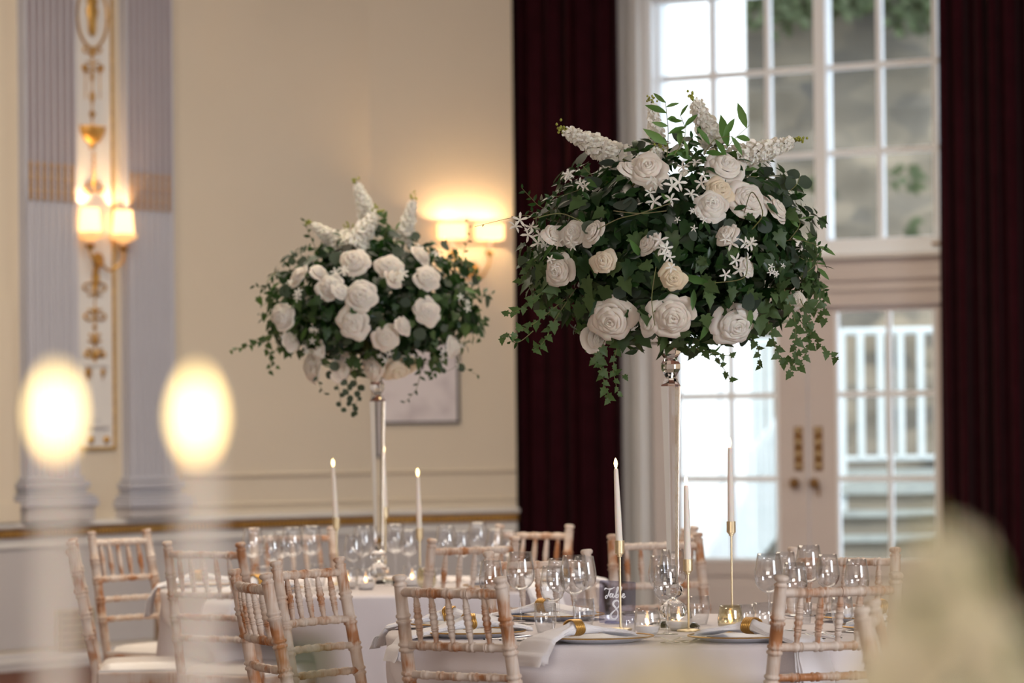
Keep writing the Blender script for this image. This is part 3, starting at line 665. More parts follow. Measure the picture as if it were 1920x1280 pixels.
def build_chair():
    r = empty('chiavari_chair')
    def sp(nm, a, b, rr, rings, **k):
        mb, M_ = stk(a, b, rr, rings, **k); return obj(nm, mb, M['wood'], r, M=M_, ang=60)
    xs_, ys_, zs_ = .1675, -.085, .925
    for s_ in (-1, 1):
        # rear post bends at the seat: two stretches of one mesh, local z up
        mb = MB(); P0 = V3((s_*.185, -.05, 0)); P1 = V3((s_*.18, 0, .45)); P2 = V3((s_*xs_, ys_, .90))
        def q(a, b): return Matrix.Translation(a-P0) @ (b-a).to_track_quat('Z', 'Y').to_matrix().to_4x4()
        L1 = (P1-P0).length; L2 = (P2-P1).length
        mb.lathe(turned(L1, .0165, (.15, .30), .014), 10, q(P0, P1))
        pf = turned(L2, .0178, (.135, .212, .292, .37), .0165)
        pf += [(.0165, L2+.002), (.0185, L2+.004), (.0185, L2+.008), (.0135, L2+.011), (.013, L2+.015), (.0185, L2+.019), (.020, L2+.026), (.0165, L2+.031), (0, L2+.033)]
        mb.lathe(pf, 12, q(P1, P2)); obj('rear_post', mb, M['wood'], r, M=Matrix.Translation(P0), ang=60)
        sp('front_leg', (s_*.185, .40, 0), (s_*.185, .385, .435), .018, (.12, .25, .38), r_end=.013)
        sp('side_stretcher', (s_*.184, -.02, .20), (s_*.184, .39, .20), .010, (.13, .27))
        sp('side_stretcher', (s_*.184, -.015, .30), (s_*.184, .39, .30), .010, (.13, .27))
    def post(z, s_):   # point on the post at height z
        t = (z-.45)/.45; return V3((s_*(.18+(xs_-.18)*t), ys_*t, z))
    def rail(nm, z, rr, rings): 
        a, b = post(z, -1), post(z, 1); L = (b-a).length
        # gently bowed back
        mb = MB(); seg = turned(L, rr, rings); m_ = len(seg)
        vs = []; fs = []; n = 9
        for rad, d in seg:
            t = d/L; c = V3((a.x-a.x+d, -.018*sin(pi*t), 0))
            for k in range(n): an = 2*pi*k/n; vs.append((c.x, c.y+rad*cos(an), rad*sin(an)))
        for i in range(m_-1):
            for k in range(n): fs.append((i*n+k, i*n+(k+1) % n, (i+1)*n+(k+1) % n, (i+1)*n+k))
        mb.add(vs, fs); return obj(nm, mb, M['wood'], r, M=Matrix.Translation(a), ang=60)
    L = 2*.1675; rg = [L*k/6+.005 for k in range(1, 6)]
    rail('top_rail', .885, .0125, rg); rail('back_rail', .742, .0115, rg); rail('back_rail', .662, .0105, rg); rail('back_rail', .585, .0105, rg)
    for k in range(1, 6):
        t = k/6; bow = -.018*sin(pi*t)
        a = post(.752, -1).lerp(post(.752, 1), t)+V3((0, bow, 0)); b = post(.876, -1).lerp(post(.876, 1), t)+V3((0, bow, 0))
        sp('spindle', a, b, .0098, (.030, .062, .094), r_end=.0065)
    sp('rear_stretcher', (-.183, -.02, .25), (.183, -.02, .25), .010, (.12, .24)); sp('front_stretcher', (-.185, .39, .25), (.185, .39, .25), .010, (.12, .24))
    fr = MB(); fr.box((0, .385, .43), (.40, .035, .045)); fr.box((0, .0, .43), (.37, .035, .045)); fr.box((-.185, .195, .43), (.03, .38, .045)); fr.box((.185, .195, .43), (.03, .38, .045)); fr.box((0, .195, .445), (.37, .38, .012))
    o = obj('seat_frame', fr, M['wood'], r, smooth=False); b_ = o.modifiers.new('bevel', 'BEVEL'); b_.width = .005; b_.segments = 2
    def cu(a, b):
        x = (a-.5)*2; y = (b-.5)*2
        e = max(abs(x), abs(y)); return (x*.192*(1-.05*abs(y)**6), .20+y*.195*(1-.05*abs(x)**6), .456+.032*(1-e**6)**.5+.006*(1-x*x)*(1-y*y))
    o = obj('seat_cushion', MB().grid(cu, 16, 16), M['cushion'], r, ang=180)
    obj('cushion_edge', MB().box((0, .20, .456), (.384, .39, .012)), M['cushion'], r, smooth=False)
    return r
chair0 = build_chair(); used = [False]
def chair(px, Y, face, label, group):
    """px: pixel of the chair-back centre; face: vector the sitter looks along"""
    x = atY(px, 1085, Y).x; f = V3((face[0], face[1], 0)).normalized(); rz = atan2(f.y, f.x)-pi/2
    r = chair0 if not used[0] else copytree(chair0)
    used[0] = True
    # the measured point is the post top, .085 behind the origin
    r.location = (x+f.x*.085, Y+f.y*.085, 0); r.rotation_euler = (0, 0, rz); tag(r, label, 'chair', group); return r
g1, g2, g3 = 'limewashed chairs around the near table', 'limewashed chairs around the far table', 'spare limewashed chairs by the curtain and doors'
chair(844, 9.38, (.63, .88), 'limewashed chair nearest the camera at the near table, left of the table number', g1)
chair(1572, 9.24, (-.40, 1.02), 'limewashed chair in front of the near table, half behind the big blurred flowers', g1)
chair(1010, 11.24, (.36, -.98), 'limewashed chair on the far side of the near table, before the dark curtain', g1)
chair(1583, 11.24, (-.34, -.98), 'limewashed chair on the far side of the near table in front of the door handles', g1)
chair(472, 9.84, (1.19, .42), 'limewashed chair nearly side-on, front of the pair left of the near table', g1)
chair(580, 10.73, (.90, -.56), 'limewashed chair turned three-quarters, rear of the pair left of the near table', g1)
chair(888, 12.66, (-.364, .70), 'limewashed chair tucked in at the far table, wine glasses showing above its rail', g2)
chair(1002, 14.3, (-.59, -.94), 'limewashed chair behind the far table, overlapping the foot of the dark curtain', g2)
chair(384, 12.5, (.59, .86), 'limewashed chair behind the right blurred candle, before the far table', g2)
chair(225.5, 14.1, (1.07, -.74), 'limewashed chair with brown worn posts under the pilasters, beside the far table', g2)
chair(137, 12.97, (1.0, .10), 'limewashed chair seen side-on behind the left blurred candle', g2)
chair(550, 14.25, (.38, -.89), 'limewashed chair behind the wine glasses at the back of the far table', g2)
chair(1230, 12.9, (.3, -.95), 'limewashed chair behind the crystal stand of the near table', g3)
chair(1293, 13.7, (-1, .15), 'limewashed chair seen side-on to the right of the crystal stand', g3)
chair(1628, 7.7, (.985, -.17), 'limewashed chair close to the camera, blurred, beside the big blurred flowers', 'limewashed chairs nearest the camera')

def dents(T, lst):
    out = []
    for (x, y) in lst:
        dx, dy = x-T[0], y-T[1]; d = sqrt(dx*dx+dy*dy); out.append((atan2(dy, dx), max(.0, .84-(d-.085-.40-.03))))
    return out
table(T1, 'round table under the near white cloth, carrying the larger bouquet'); table(T2, 'round table under the far white cloth, carrying the smaller bouquet')
table(T0, 'round table below the blurred candles nearest the camera')
cloth(T1, dents(T1, [(-.165, 9.38), (.864, 9.24), (.085, 11.24), (1.06, 11.24), (-.727, 9.84), (-.618, 10.73)]), 'white floor-length cloth on the near round table with the larger bouquet', 1)
cloth(T2, dents(T2, [(-.138, 12.66), (.091, 14.3), (-1.093, 12.5), (-1.57, 14.1), (-1.617, 12.97), (-.885, 14.25)]), 'white floor-length cloth on the far round table by the dado wall', 2)
cloth(T0, [], 'white cloth on the table below the blurred candles nearest the camera', 3)

# ---------------------------------------------------------------- glassware
def shell(prof_out, th=.0012, n=20):
    """closed thin wall from an outer outline, open at the top"""
    inner = [(max(r-th, .0004), z+(th if i == 0 else 0)) for i, (r, z) in enumerate(prof_out)]
    inner[0] = (.0004, prof_out[0][1]+th)
    return MB().lathe(prof_out+inner[::-1], n, cap=False)
def wine(h=.195, rb=.037, key='wine'):
    r = empty('wine_glass')
    zb = h*.47
    prof = [(.0004, zb), (rb*.35, zb+.003), (rb*.72, zb+h*.06), (rb*.93, zb+h*.13), (rb, zb+h*.21), (rb*.97, zb+h*.30), (rb*.86, zb+h*.42), (rb*.76, h)]
    obj('bowl', shell(prof, .0014), M['glass'], r, ang=180)
    obj('stem', MB().lathe([(.0085, .0035), (.0042, .014), (.0036, zb*.5), (.0042, zb-.008), (.009, zb+.001)], 10, cap=False), M['glass'], r, ang=180)
    obj('foot', MB().lathe([(.001, 0), (rb*.88, .0), (rb*.90, .0012), (rb*.5, .0025), (.0085, .0045)], 20, cap=False), M['glass'], r, ang=180)
    return r
def small(nm, prof, mat, extra=None):
    r = empty(nm); obj('glass_body', shell(prof, .0016), mat, r, ang=180)
    if extra: extra(r)
    return r
PROTO = {}
PROTO['wine'] = wine(.195, .037); PROTO['red'] = wine(.218, .043)
PROTO['tumbler'] = small('tumbler', [(.022, .0), (.024, .002), (.031, .03), (.033, .05), (.030, .085)], M['glass'])
PROTO['shot'] = small('small_tumbler', [(.016, 0), (.018, .002), (.021, .03), (.023, .062)], M['glass'])
def votive_in(r):
    obj('wax_fill', MB().lathe([(.024, .004), (.031, .012), (.034, .026), (.030, .028), (.0, .028)], 16), M['gel'], r)
    obj('wick_flame', MB().lathe([(.001, .028), (.005, .034), (.005, .040), (.0005, .050)], 8), M['tea'], r)
PROTO['votive'] = small('votive_holder', [(.020, 0), (.026, .002), (.037, .022), (.039, .038), (.034, .062), (.031, .078)], M['glass'], votive_in)
PROTO['gold'] = small('votive_holder', [(.020, 0), (.026, .002), (.036, .022), (.0375, .038), (.034, .062), (.031, .078)], M['mercury'], votive_in)
first = {}
def place(kind, px, Y, T, label, cat, group, z=TZ, dy=0):
    p = atY(px, 1100, Y)
    if kind not in first: r = PROTO[kind]; first[kind] = True
    else: r = copytree(PROTO[kind])
    r.location = (p.x, Y, z); r.rotation_euler = (0, 0, random.uniform(0, 6)); tag(r, label, cat, group); return r
# near table: (kind, px, Y, label)
gn = 'glassware on the near table'
NEAR = [
 ('wine', 921, 10.50, 'leftmost wine glass on the near table, just behind the front left chair back'),
 ('red', 976, 10.55, 'large wine glass on the near table left of the pair beside the table number'),
 ('wine', 1036, 10.02, 'lower wine glass in front of a larger one, left of the table number'),
 ('wine', 1047, 10.62, 'wine glass tucked behind the lower one left of the table number'),
 ('red', 1077, 10.22, 'largest wine glass directly left of the table number'),
 ('wine', 1096, 10.75, 'wine glass half hidden behind the largest one beside the table number'),
 ('tumbler', 1022, 10.12, 'short tumbler at the foot of the glasses left of the table number'),
 ('tumbler', 1094, 10.35, 'short tumbler behind the gold-ringed napkin, beside the table number'),
 ('shot', 1179, 10.05, 'small straight tumbler right of the table number'),
 ('wine', 1249, 9.98, 'front wine glass of the cluster before the crystal stand'),
 ('red', 1262, 10.62, 'large wine glass behind the crystal stand of the near table'),
 ('wine', 1238, 10.75, 'wine glass rising at the left of the crystal stand foot'),
 ('tumbler', 1310, 10.45, 'frosted looking tumbler right of the shortest taper candle'),
 ('shot', 1400, 10.38, 'small tumbler right beside the gold votive holder'),
 ('red', 1442, 10.20, 'large wine glass left of the front right chair post, in the group of six'),
 ('wine', 1473, 10.95, 'rearmost left wine glass in the group under the door handles'),
 ('wine', 1490, 10.10, 'front wine glass just right of the front right chair post'),
 ('red', 1517, 10.85, 'tall wine glass in the middle of the group under the door handles'),
 ('wine', 1552, 10.70, 'right-hand wine glass of the group under the door handles'),
 ('wine', 1607, 10.30, 'wine glass standing alone above the rail of the front right chair'),
 ('tumbler', 1432, 10.02, 'short tumbler in front of the large wine glass by the chair post'),
 ('tumbler', 1578, 10.28, 'short tumbler seen between the spindles of the front right chair'),
 ('shot', 1508, 10.45, 'small tumbler low between spindles of the front right chair'),
]
for k, px, Y, lab in NEAR: place(k, px, Y, T1, lab, 'glass', gn)
place('votive', 1213, 9.93, T1, 'round clear votive holder glowing gold beside the small tumbler, right of the table number', 'candle holder', gn)
place('votive', 1272, 10.15, T1, 'clear votive holder at the foot of the shortest taper candle', 'candle holder', gn)
place('gold', 1369, 10.02, T1, 'gold mercury glass votive holder below the tallest right taper candle', 'candle holder', gn)
gf = 'glassware on the far table'
FAR = [
 ('red', 475, 13.5, 'leftmost large wine glass of the far table'), ('wine', 511, 13.35, 'second wine glass from the left on the far table'),
 ('wine', 528, 13.75, 'wine glass behind the second one from the left on the far table'), ('red', 548, 13.55, 'wine glass in the middle of the far left group'),
 ('red', 584, 13.7, 'wine glass directly left of the leftmost lit taper candle'), ('tumbler', 495, 13.1, 'tumbler low in front of the left glasses of the far table'),
 ('tumbler', 596, 13.3, 'tumbler below the leftmost lit taper candle'),
 ('wine', 664, 13.25, 'front wine glass left of the far crystal stand'), ('red', 682, 13.55, 'larger wine glass touching the left side of the far crystal stand'),
 ('shot', 643, 13.2, 'small tumbler between the leftmost far candle and the far crystal stand'),
 ('red', 742, 13.85, 'large wine glass just right of the far crystal stand'), ('wine', 767, 13.8, 'wine glass left of the rightmost far taper candle'),
 ('red', 838, 13.5, 'wine glass behind the top rail of the chair tucked at the far table'), ('wine', 866, 13.6, 'small wine glass right of the first one over that tucked chair'),
 ('red', 897, 13.95, 'tall wine glass over the middle of the chair tucked at the far table'), ('wine', 930, 13.8, 'wine glass left of the curtain on the far table'),
 ('wine', 955, 13.6, 'rightmost wine glass of the far table, by the curtain'), ('shot', 822, 13.3, 'small tumbler behind the left post of the tucked chair'),
 ('tumbler', 905, 13.2, 'tumbler seen through the spindles of the tucked chair'),
]
for k, px, Y, lab in FAR: place(k, px, Y, T2, lab, 'glass', gf)
place('votive', 773, 13.2, T2, 'round votive holder with glowing centre below the rightmost far candle', 'candle holder', gf)
place('votive', 652, 13.05, T2, 'small glowing votive holder behind the turned chair, left of the far stand', 'candle holder', gf)
place('votive', 686, 12.95, T2, 'glowing votive holder at the left foot of the far crystal stand', 'candle holder', gf)
place('gold', 800, 12.98, T2, 'amber votive holder beside the left post of the tucked chair', 'candle holder', gf)

# ---------------------------------------------------------------- taper candles
def taper(pxc, y_cup0, y_cup1, y_top, Y, lean, lab, grp, z0=TZ, flame=.030, wr=1.0, fr=1.0):
    base = atY(pxc, y_cup1, Y); s_ = FPX/Y
    zc1 = atY(pxc, y_cup1, Y).z; zc0 = atY(pxc, y_cup0, Y).z; zt = atY(pxc, y_top, Y).z
    h = empty('candle_holder', (base.x, Y, z0)); tag(h, 'slim brass candle holder '+lab, 'candle holder', 'slim brass candle holders'+grp)
    obj('base_disc', MB().lathe([(.032, 0), (.034, .002), (.034, .005), (.03, .007), (.004, .009)], 24), M['brass'], h)
    obj('rod', MB().lathe([(.0032, .008), (.0032, zc1-z0+.004)], 8), M['brass'], h)
    c1 = zc1-z0; c0 = zc0-z0
    obj('cup', MB().lathe([(.004, c1-.006), (.007, c1-.005), (.007, c1), (.0105, c1+.001), (.0105, c1+.004), (.0140, c1+.005), (.0140, c0), (.0112, c0), (.0108, c1+.008), (0, c1+.008)], 20), M['brass'], h, ang=18)
    tk = empty('taper_candle', (base.x, Y, zc1+.008)); tk.rotation_euler = (0, radians(lean), 0); tag(tk, 'ivory taper candle with glowing tip '+lab, 'candle', 'ivory taper candles'+grp)
    L = zt-zc1-.008
    obj('wax_body', MB().lathe([(q*wr, w_) for q, w_ in ((.0102, 0), (.0104, .02), (.0092, L*.5), (.0066, L*.96), (.0055, L*.99), (.002, L))], 16), M['wax'], tk)
    obj('flame', MB().lathe([(q*fr, w_) for q, w_ in ((.0015, L-.002), (.0045, L+flame*.2), (.0058, L+flame*.42), (.0046, L+flame*.68), (.002, L+flame*.9), (.0, L+flame))], 12), M['flame'], tk)
g = ' on the near table'
taper(1162, 1013, 1040, 877, 10.2, -1.9, 'beside the table number', g)
taper(1290, 1048, 1073, 909, 10.1, -.6, 'by the crystal stand, shortest of three', g)
taper(1371, 977, 1001, 838, 10.75, -.2, 'against the bright door pane, tallest of three', g)
g = ' on the far table'
taper(631, 970, 992, 874, 13.4, -2.6, 'leftmost on the far table', g)
taper(722, 950, 972, 848, 13.75, -.9, 'just right of the far crystal stand', g)
taper(787, 990, 1012, 892, 13.3, -1.2, 'rightmost on the far table', g)
g = ' nearest the camera'
for px, yf, lab in ((112, 770, 'as the left big blurred glow'), (378, 775, 'as the right big blurred glow')):
    Y = 1.9; yt = yf+int(.019*FPX/Y); taper(px, yt+.245*FPX/Y, yt+.275*FPX/Y, yt, Y, 0, lab, g, flame=.040, wr=.86, fr=1.45)

# ---------------------------------------------------------------- crystal stands
def stand(px, Y, T, yt, facets, lab, lean=0):
    zt = atY(px, yt, Y).z-TZ; x = atY(px, 1000, Y).x
    r = empty('crystal_stand', (x, Y, TZ)); tag(r, lab, 'flower stand', 'tall crystal flower stands')
    n = facets
    def L(nm, prof, k=n, ang=20, a0=0): return obj(nm, MB().lathe(prof, k, Matrix.Rotation(a0, 4, 'Z')), M['crystal'], r, ang=ang)
    L('foot', [(.075, 0), (.078, .006), (.066, .016), (.03, .022)], 12)
    L('base_ball', [(.012, .0225), (.034, .036), (.042, .054), (.034, .072), (.012, .086)], 10)
    L('base_ball', [(.011, .0865), (.027, .098), (.032, .110), (.027, .122), (.011, .134)], 10)
    L('shaft', [(.010, .1345), (.017, .150), (.020, zt*.40), (.026, zt*.70), (.0305, zt-.135), (.0305, zt-.130), (.024, zt-.118), (.020, zt-.108)], 6, 15, pi/12)
    L('top_ball', [(.014, zt-.1075), (.032, zt-.080), (.032, zt-.066), (.020, zt-.048)], 6, 15, pi/6)
    L('top_ball', [(.020, zt-.0475), (.029, zt-.034), (.029, zt-.026), (.018, zt-.012)], 6, 15, 0)
    obj('top_plate', MB().lathe([(.02, zt-.0115), (.09, zt-.008), (.09, zt-.002), (.0, zt-.001)], 24), M['steel'], r)
    return x, TZ+zt
s1 = stand(1261, 10.26, T1, 640, 6, 'tall faceted crystal stand holding up the larger bouquet on the near table')
s2 = stand(710, 13.36, T2, 688, 6, 'tall faceted crystal stand holding up the smaller bouquet on the far table')

# ---------------------------------------------------------------- place settings
def plate_mesh(R, h):
    return MB().lathe([(.0, .002), (R*.55, .002), (R*.62, .0), (R*.66, .002), (R, h), (R, h+.002), (R*.66, .006), (R*.6, .004), (0, .004)], 40)
ME_plate = sharp(plate_mesh(.150, .014).mesh('charger_plate', M['china']), 60)
ME_prim = MB().grid(lambda a, b: ((.150+.0022*cos(b*2*pi))*cos(a*2*pi), (.150+.0022*cos(b*2*pi))*sin(a*2*pi), .0165+.0022*sin(b*2*pi)), 48, 6, loop=True).mesh('gold_rim', M['gold'])
def cutlery(kind):
    mb = MB(); r = None
    def f(a, b):   # handle: a along, b around
        L = .20; x = -L/2+a*L*.70; w = .0045+.004*(1-a)**2*(a < .5); z = .004+.006*a*a
        t = b*2*pi; return (x, w*cos(t), z+.0015*sin(t))
    h = MB().grid(f, 10, 8)
    hd = MB()
    if kind == 'fork':
        hd.add([(.04, -.004, .009), (.04, .004, .009), (.058, .011, .008), (.058, -.011, .008)], [(0, 1, 2, 3)])
        for k in range(4):
            y = -.009+k*.006; hd.add([(.058, y-.0018, .008), (.058, y+.0018, .008), (.078, y+.0016, .006), (.10, y+.0006, .010), (.10, y-.0006, .010), (.078, y-.0016, .006)], [(0, 1, 2, 3, 4, 5)])
    elif kind == 'knife':
        hd.box((.068, .001, .008), (.065, .018, .0012))
    else:
        hd.grid(lambda a, b: (.068+.028*cos(a*2*pi)*b, .018*sin(a*2*pi)*b, .0035+.006*b*b), 16, 4, loop=True)
    return h.mesh('handle', M['steel']), hd.mesh('head', M['steel'], kind == 'spoon')
CUT = {k: cutlery(k) for k in ('fork', 'knife', 'spoon')}
HEAD = {'fork': 'tines', 'knife': 'blade', 'spoon': 'bowl'}
def setting(T, deg, rp, nap, where, tab, grp, cut=('fork', 'knife', 'spoon')):
    """deg: place round the table; rp: radius of the plate centre; nap: (direction deg, ring offset, drop)"""
    a = radians(deg); c = V3((T[0]+rp*cos(a), T[1]+rp*sin(a), TZ))
    r = empty('charger_plate', c); tag(r, 'white gold-rimmed charger plate '+where, 'plate', 'gold-rimmed plates on the '+tab)
    put('plate_body', ME_plate, r); put('gold_rim', ME_prim, r)
    na, off, drop, inner = nap
    d = V3((cos(radians(na)), sin(radians(na)), 0)); side = V3((-d.y, d.x, 0)); n_ = empty('napkin', M=Matrix.Translation(c) @ Matrix((d, side, V3((0, 0, 1)))).transposed().to_4x4())
    tag(n_, 'white napkin in a gold ring '+where, 'napkin', 'ringed napkins on the '+tab)
    # distance along d to the table edge
    px_, py_ = c.x-T[0], c.y-T[1]; bq = px_*d.x+py_*d.y; edge = -bq+sqrt(max(0, bq*bq-(px_**2+py_**2)+.843**2))
    path = [(off-inner, .024, .066), (off-inner*.8, .032, .074), (off-inner*.4, .040, .052), (off-.02, .044, .026), (off, .045, .022), (off+.02, .043, .026), (off+.08, .030, .052), (max(off+.12, edge-.03), .018, .068), (edge+.004, .010, .076), (edge+.018, -.015, .078), (edge+.028, -drop*.6, .081), (edge+.034, -drop, .084)]
    for layer in range(3):
        th = .0045; o_ = .0
        def f(u, v, layer=layer):
            k = u*(len(path)-1); i = min(int(k), len(path)-2); t = k-i; t = t*t*(3-2*t)*.5+t*.5
            p, q = path[i], path[i+1]; x = p[0]+(q[0]-p[0])*t; z = p[1]+(q[1]-p[1])*t; w = p[2]+(q[2]-p[2])*t
            k2 = max(0, min(1, (x-edge)/.02)); up = (1-k2); out = k2
            wv = w*(1-.06*layer); an = v*2*pi
            yy = wv*cos(an)*(1) ; lift = layer*(.0075 if u > .85 else .0030)
            zz = z+up*(lift-.007+(.0052+.010*math.exp(-((x-off)/.035)**2))*sin(an)+.004*sin(cos(an)*7+layer)*(1-abs(cos(an))*.3)*(w < .05))
            xx = x+out*(lift+.0052*sin(an)) + (.006*sin(cos(an)*4+layer*2) if u > .98 else 0)
            return (xx, yy, zz-layer*.004*(u > .98))
        obj('fold', MB().grid(lambda a_, b_, f=f: f(a_, b_), 44, 20), M['napkin'], n_, ang=180)
    rg = MB()
    for k in range(5):
        rg.grid(lambda a_, b_, k=k: (off+(k-2)*.0062+.0034*cos(b_*2*pi)+.002*sin(a_*6*pi), (.029+.0026*sin(b_*2*pi))*cos(a_*2*pi), .043+(.021+.0026*sin(b_*2*pi))*sin(a_*2*pi)), 32, 6, loop=True)
    ro = obj('napkin_ring', rg, M['gold'], None, ang=180); ro.matrix_world = n_.matrix_world
    tag(ro, 'twisted gold napkin ring '+where, 'napkin ring', 'gold napkin rings on the '+tab)
    for kx, k in enumerate(cut):
        sgn = (-1, 1, 1.28)[kx]; q = radians(deg+sgn*(16.5+2)); cc = V3((T[0]+(rp+.0)*cos(q)*1.0, T[1]+(rp)*sin(q), TZ+.001))
        m_ = empty(k, M=Matrix.Translation(cc) @ Matrix.Rotation(a+pi, 4, 'Z')); tag(m_, 'steel %s beside the charger plate %s' % (k, where), 'cutlery', 'steel cutlery on the '+tab)
        put('handle', CUT[k][0], m_); put(HEAD[k], CUT[k][1], m_)
setting(T1, -153, .655, (196, .01, .055, .17), 'behind the front left chair back', 'near table', 0)
setting(T1, -111, .655, (218, .085, .045, .17), 'at the front edge below the table number', 'near table', 0)
setting(T1, -76, .655, (-42, .03, .20, .15), 'at the front edge below the gold votive', 'near table', 0)
setting(T1, -22, .655, (-20, .03, .05, .15), 'behind the spindles of the front right chair', 'near table', 0)
setting(T1, 24, .655, (24, .03, .05, .15), 'on the near table by the door side', 'near table', 0)
setting(T1, 122, .64, (150, .04, .05, .15), 'beyond the table number', 'near table', 0)
setting(T1, 168, .64, (168, .03, .05, .15), 'under the leftmost wine glasses of the near table', 'near table', 0)
setting(T2, -130, .655, (-130, .03, .07, .15), 'at the front left of the far table', 'far table', 0)
setting(T2, -178, .655, (182, .04, .10, .15), 'hanging at the left edge of the far table', 'far table', 0)
setting(T2, -45, .655, (-45, .03, .05, .15), 'behind the chair tucked at the far table', 'far table', 0)
setting(T2, 0, .655, (5, .04, .06, .15), 'at the right edge of the far table', 'far table', 0)

# ---------------------------------------------------------------- table number
sg = empty('table_number', M=Matrix.Translation((atY(1157, 1160, 10.55).x, 10.55, TZ)) @ Matrix.Rotation(radians(14), 4, 'Z') @ Matrix.Rotation(radians(-9), 4, 'X') @ Matrix.Rotation(radians(4), 4, 'Y'))
tag(sg, 'clear acrylic table number sign lettered Table 8 in white script', 'sign')
SW, SH = .112, .128
mb = MB(); pts = []
for cx, cz, a0 in ((SW/2-.006, SH-.006, 0), (-SW/2+.006, SH-.006, 90), (-SW/2+.004, .004, 180), (SW/2-.004, .004, 270)):
    for k in range(5): a = radians(a0+k*22.5); pts.append((cx+.006*cos(a)*(1 if cz > .01 else .66), cz+.006*sin(a)*(1 if cz > .01 else .66)))
n = len(pts); vs = [(x, -.0015, z) for x, z in pts]+[(x, .0015, z) for x, z in pts]
mb.add(vs, [tuple(range(n)), tuple(range(2*n-1, n-1, -1))]+[(i, n+i, n+(i+1) % n, (i+1) % n) for i in range(n)])
obj('acrylic_sheet', mb, M['sign'], sg, smooth=False)
obj('sign_foot', MB().box((0, .0, .003), (.07, .03, .006)), M['sign'], sg, smooth=False)
def stroke(nm, pts, r=.0017):
    P = cat_rom([V3((x, -.0028, z)) for x, z in pts], 6); m_ = len(P)
    obj(nm, MB().tube(P, [r*(.55+.75*abs(sin(i/m_*pi*2.5))) for i in range(m_)], 5, Matrix.Scale(1, 4)), M['ink'], sg)
u_ = lambda L, ox, oz, k: [(ox+x*k, oz+z*k) for x, z in L]
stroke('letter_T', u_([(-.6, 2.2), (-.3, 2.7), (.6, 2.55), (1.5, 2.7), (2.2, 3.1)], -.035, .074, .011)); stroke('letter_T', u_([(1.0, 2.6), (.7, 1.6), (.3, .4), (-.1, .0), (-.3, .5), (.2, .8)], -.035, .074, .011))
stroke('letter_a', u_([(1.1, 1.2), (.6, 1.3), (.3, .7), (.5, .3), (.9, .6), (1.2, 1.3), (1.05, .5), (1.3, .3), (1.7, .8)], -.028, .074, .011))
stroke('letter_b', u_([(1.6, .8), (2.2, 2.0), (2.5, 3.0), (2.2, 3.1), (1.9, 1.8), (1.8, .5), (2.1, .3), (2.5, .7), (2.3, 1.2), (2.0, .9)], -.026, .074, .011))
stroke('letter_l', u_([(2.6, .9), (3.2, 2.2), (3.4, 3.2), (3.1, 3.2), (2.9, 1.8), (2.9, .5), (3.2, .3), (3.6, .8)], -.026, .074, .011))
stroke('letter_e', u_([(3.6, .8), (4.1, 1.1), (4.1, 1.5), (3.8, 1.4), (3.7, .7), (4.0, .3), (4.5, .8)], -.026, .074, .011))
stroke('number_8', [(.006, .062), (-.001, .069), (-.011, .066), (-.014, .056), (-.006, .046), (.001, .034), (-.001, .020), (-.010, .012), (-.020, .016), (-.021, .026), (-.012, .036), (-.001, .046), (.006, .056), (.006, .062)], .0026)
# ---------------------------------------------------------------- leaves, petals, flowers
def lobes(pts, fold=.10, bend=.12):
    """leaf from half outline (x along, y half width): folded on the midrib, tip bending down"""
    vs = []; fs = []
    for x, y in pts:
        z = -bend*x*x; vs += [(x, y, z+fold*y), (x, 0, z), (x, -y, z+fold*y)]
    for i in range(len(pts)-1):
        b = i*3; fs += [(b, b+1, b+4, b+3), (b+1, b+2, b+5, b+4)]
    return vs, fs
def ivy_leaf():
    out = [(0, 0), (-.14, .12), (-.12, .34), (.08, .30), (.20, .52), (.36, .30), (.52, .30), (.70, .16), (1.0, 0)]
    pts = [(x, y) for x, y in out]+[(x, -y) for x, y in out[-2:0:-1]]
    c = (.22, 0, .05); vs = [c]+[(x, y, .18*abs(y)-.16*x*x) for x, y in pts]
    return vs, [(0, i, i % len(pts)+1) for i in range(1, len(pts)+1)]
RUSC = lobes([(0, .02), (.2, .15), (.45, .21), (.72, .14), (1, .0)], .25, .15)
LONG = lobes([(0, .015), (.2, .10), (.45, .15), (.75, .10), (1, .0)], .3, .12)
EUC = lobes([(0, .04), (.12, .30), (.35, .46), (.62, .46), (.86, .28), (1, .03)], .15, .10)
IVY = ivy_leaf()
def lm(nm, g, mat): return MB().add(*g).mesh(nm, M[mat], True)
LEAF = {'ivy': lm('ivy_leaf', IVY, 'ivy'), 'ruscus': lm('ruscus_leaf', RUSC, 'ruscus'), 'euc': lm('eucalyptus_leaf', EUC, 'euc'), 'lime': lm('fresh_leaf', LONG, 'lime')}
LNAME = {'ivy': 'ivy_leaf', 'ruscus': 'ruscus_leaf', 'euc': 'eucalyptus_leaf', 'lime': 'long_leaf'}
def petal(mb, a0, W_, R, Hh, curl, M_=None, nu=5, nv=4, z0=0):
    def f(u, v):
        x = (u-.5)*2; w = W_*(.30+.70*sin(pi*(.12+.66*v))); rr = R*(.12+.88*v**.75); z = z0+Hh*(v**.9)-curl*max(0, v-.65)**2*6*R-.10*R*x*x*v+.03*R*sin(x*5+a0*3)*v
        rr += curl*max(0, v-.7)*R; a = a0+x*w; return (rr*cos(a), rr*sin(a), z)
    mb.grid(f, nu, nv, M_)
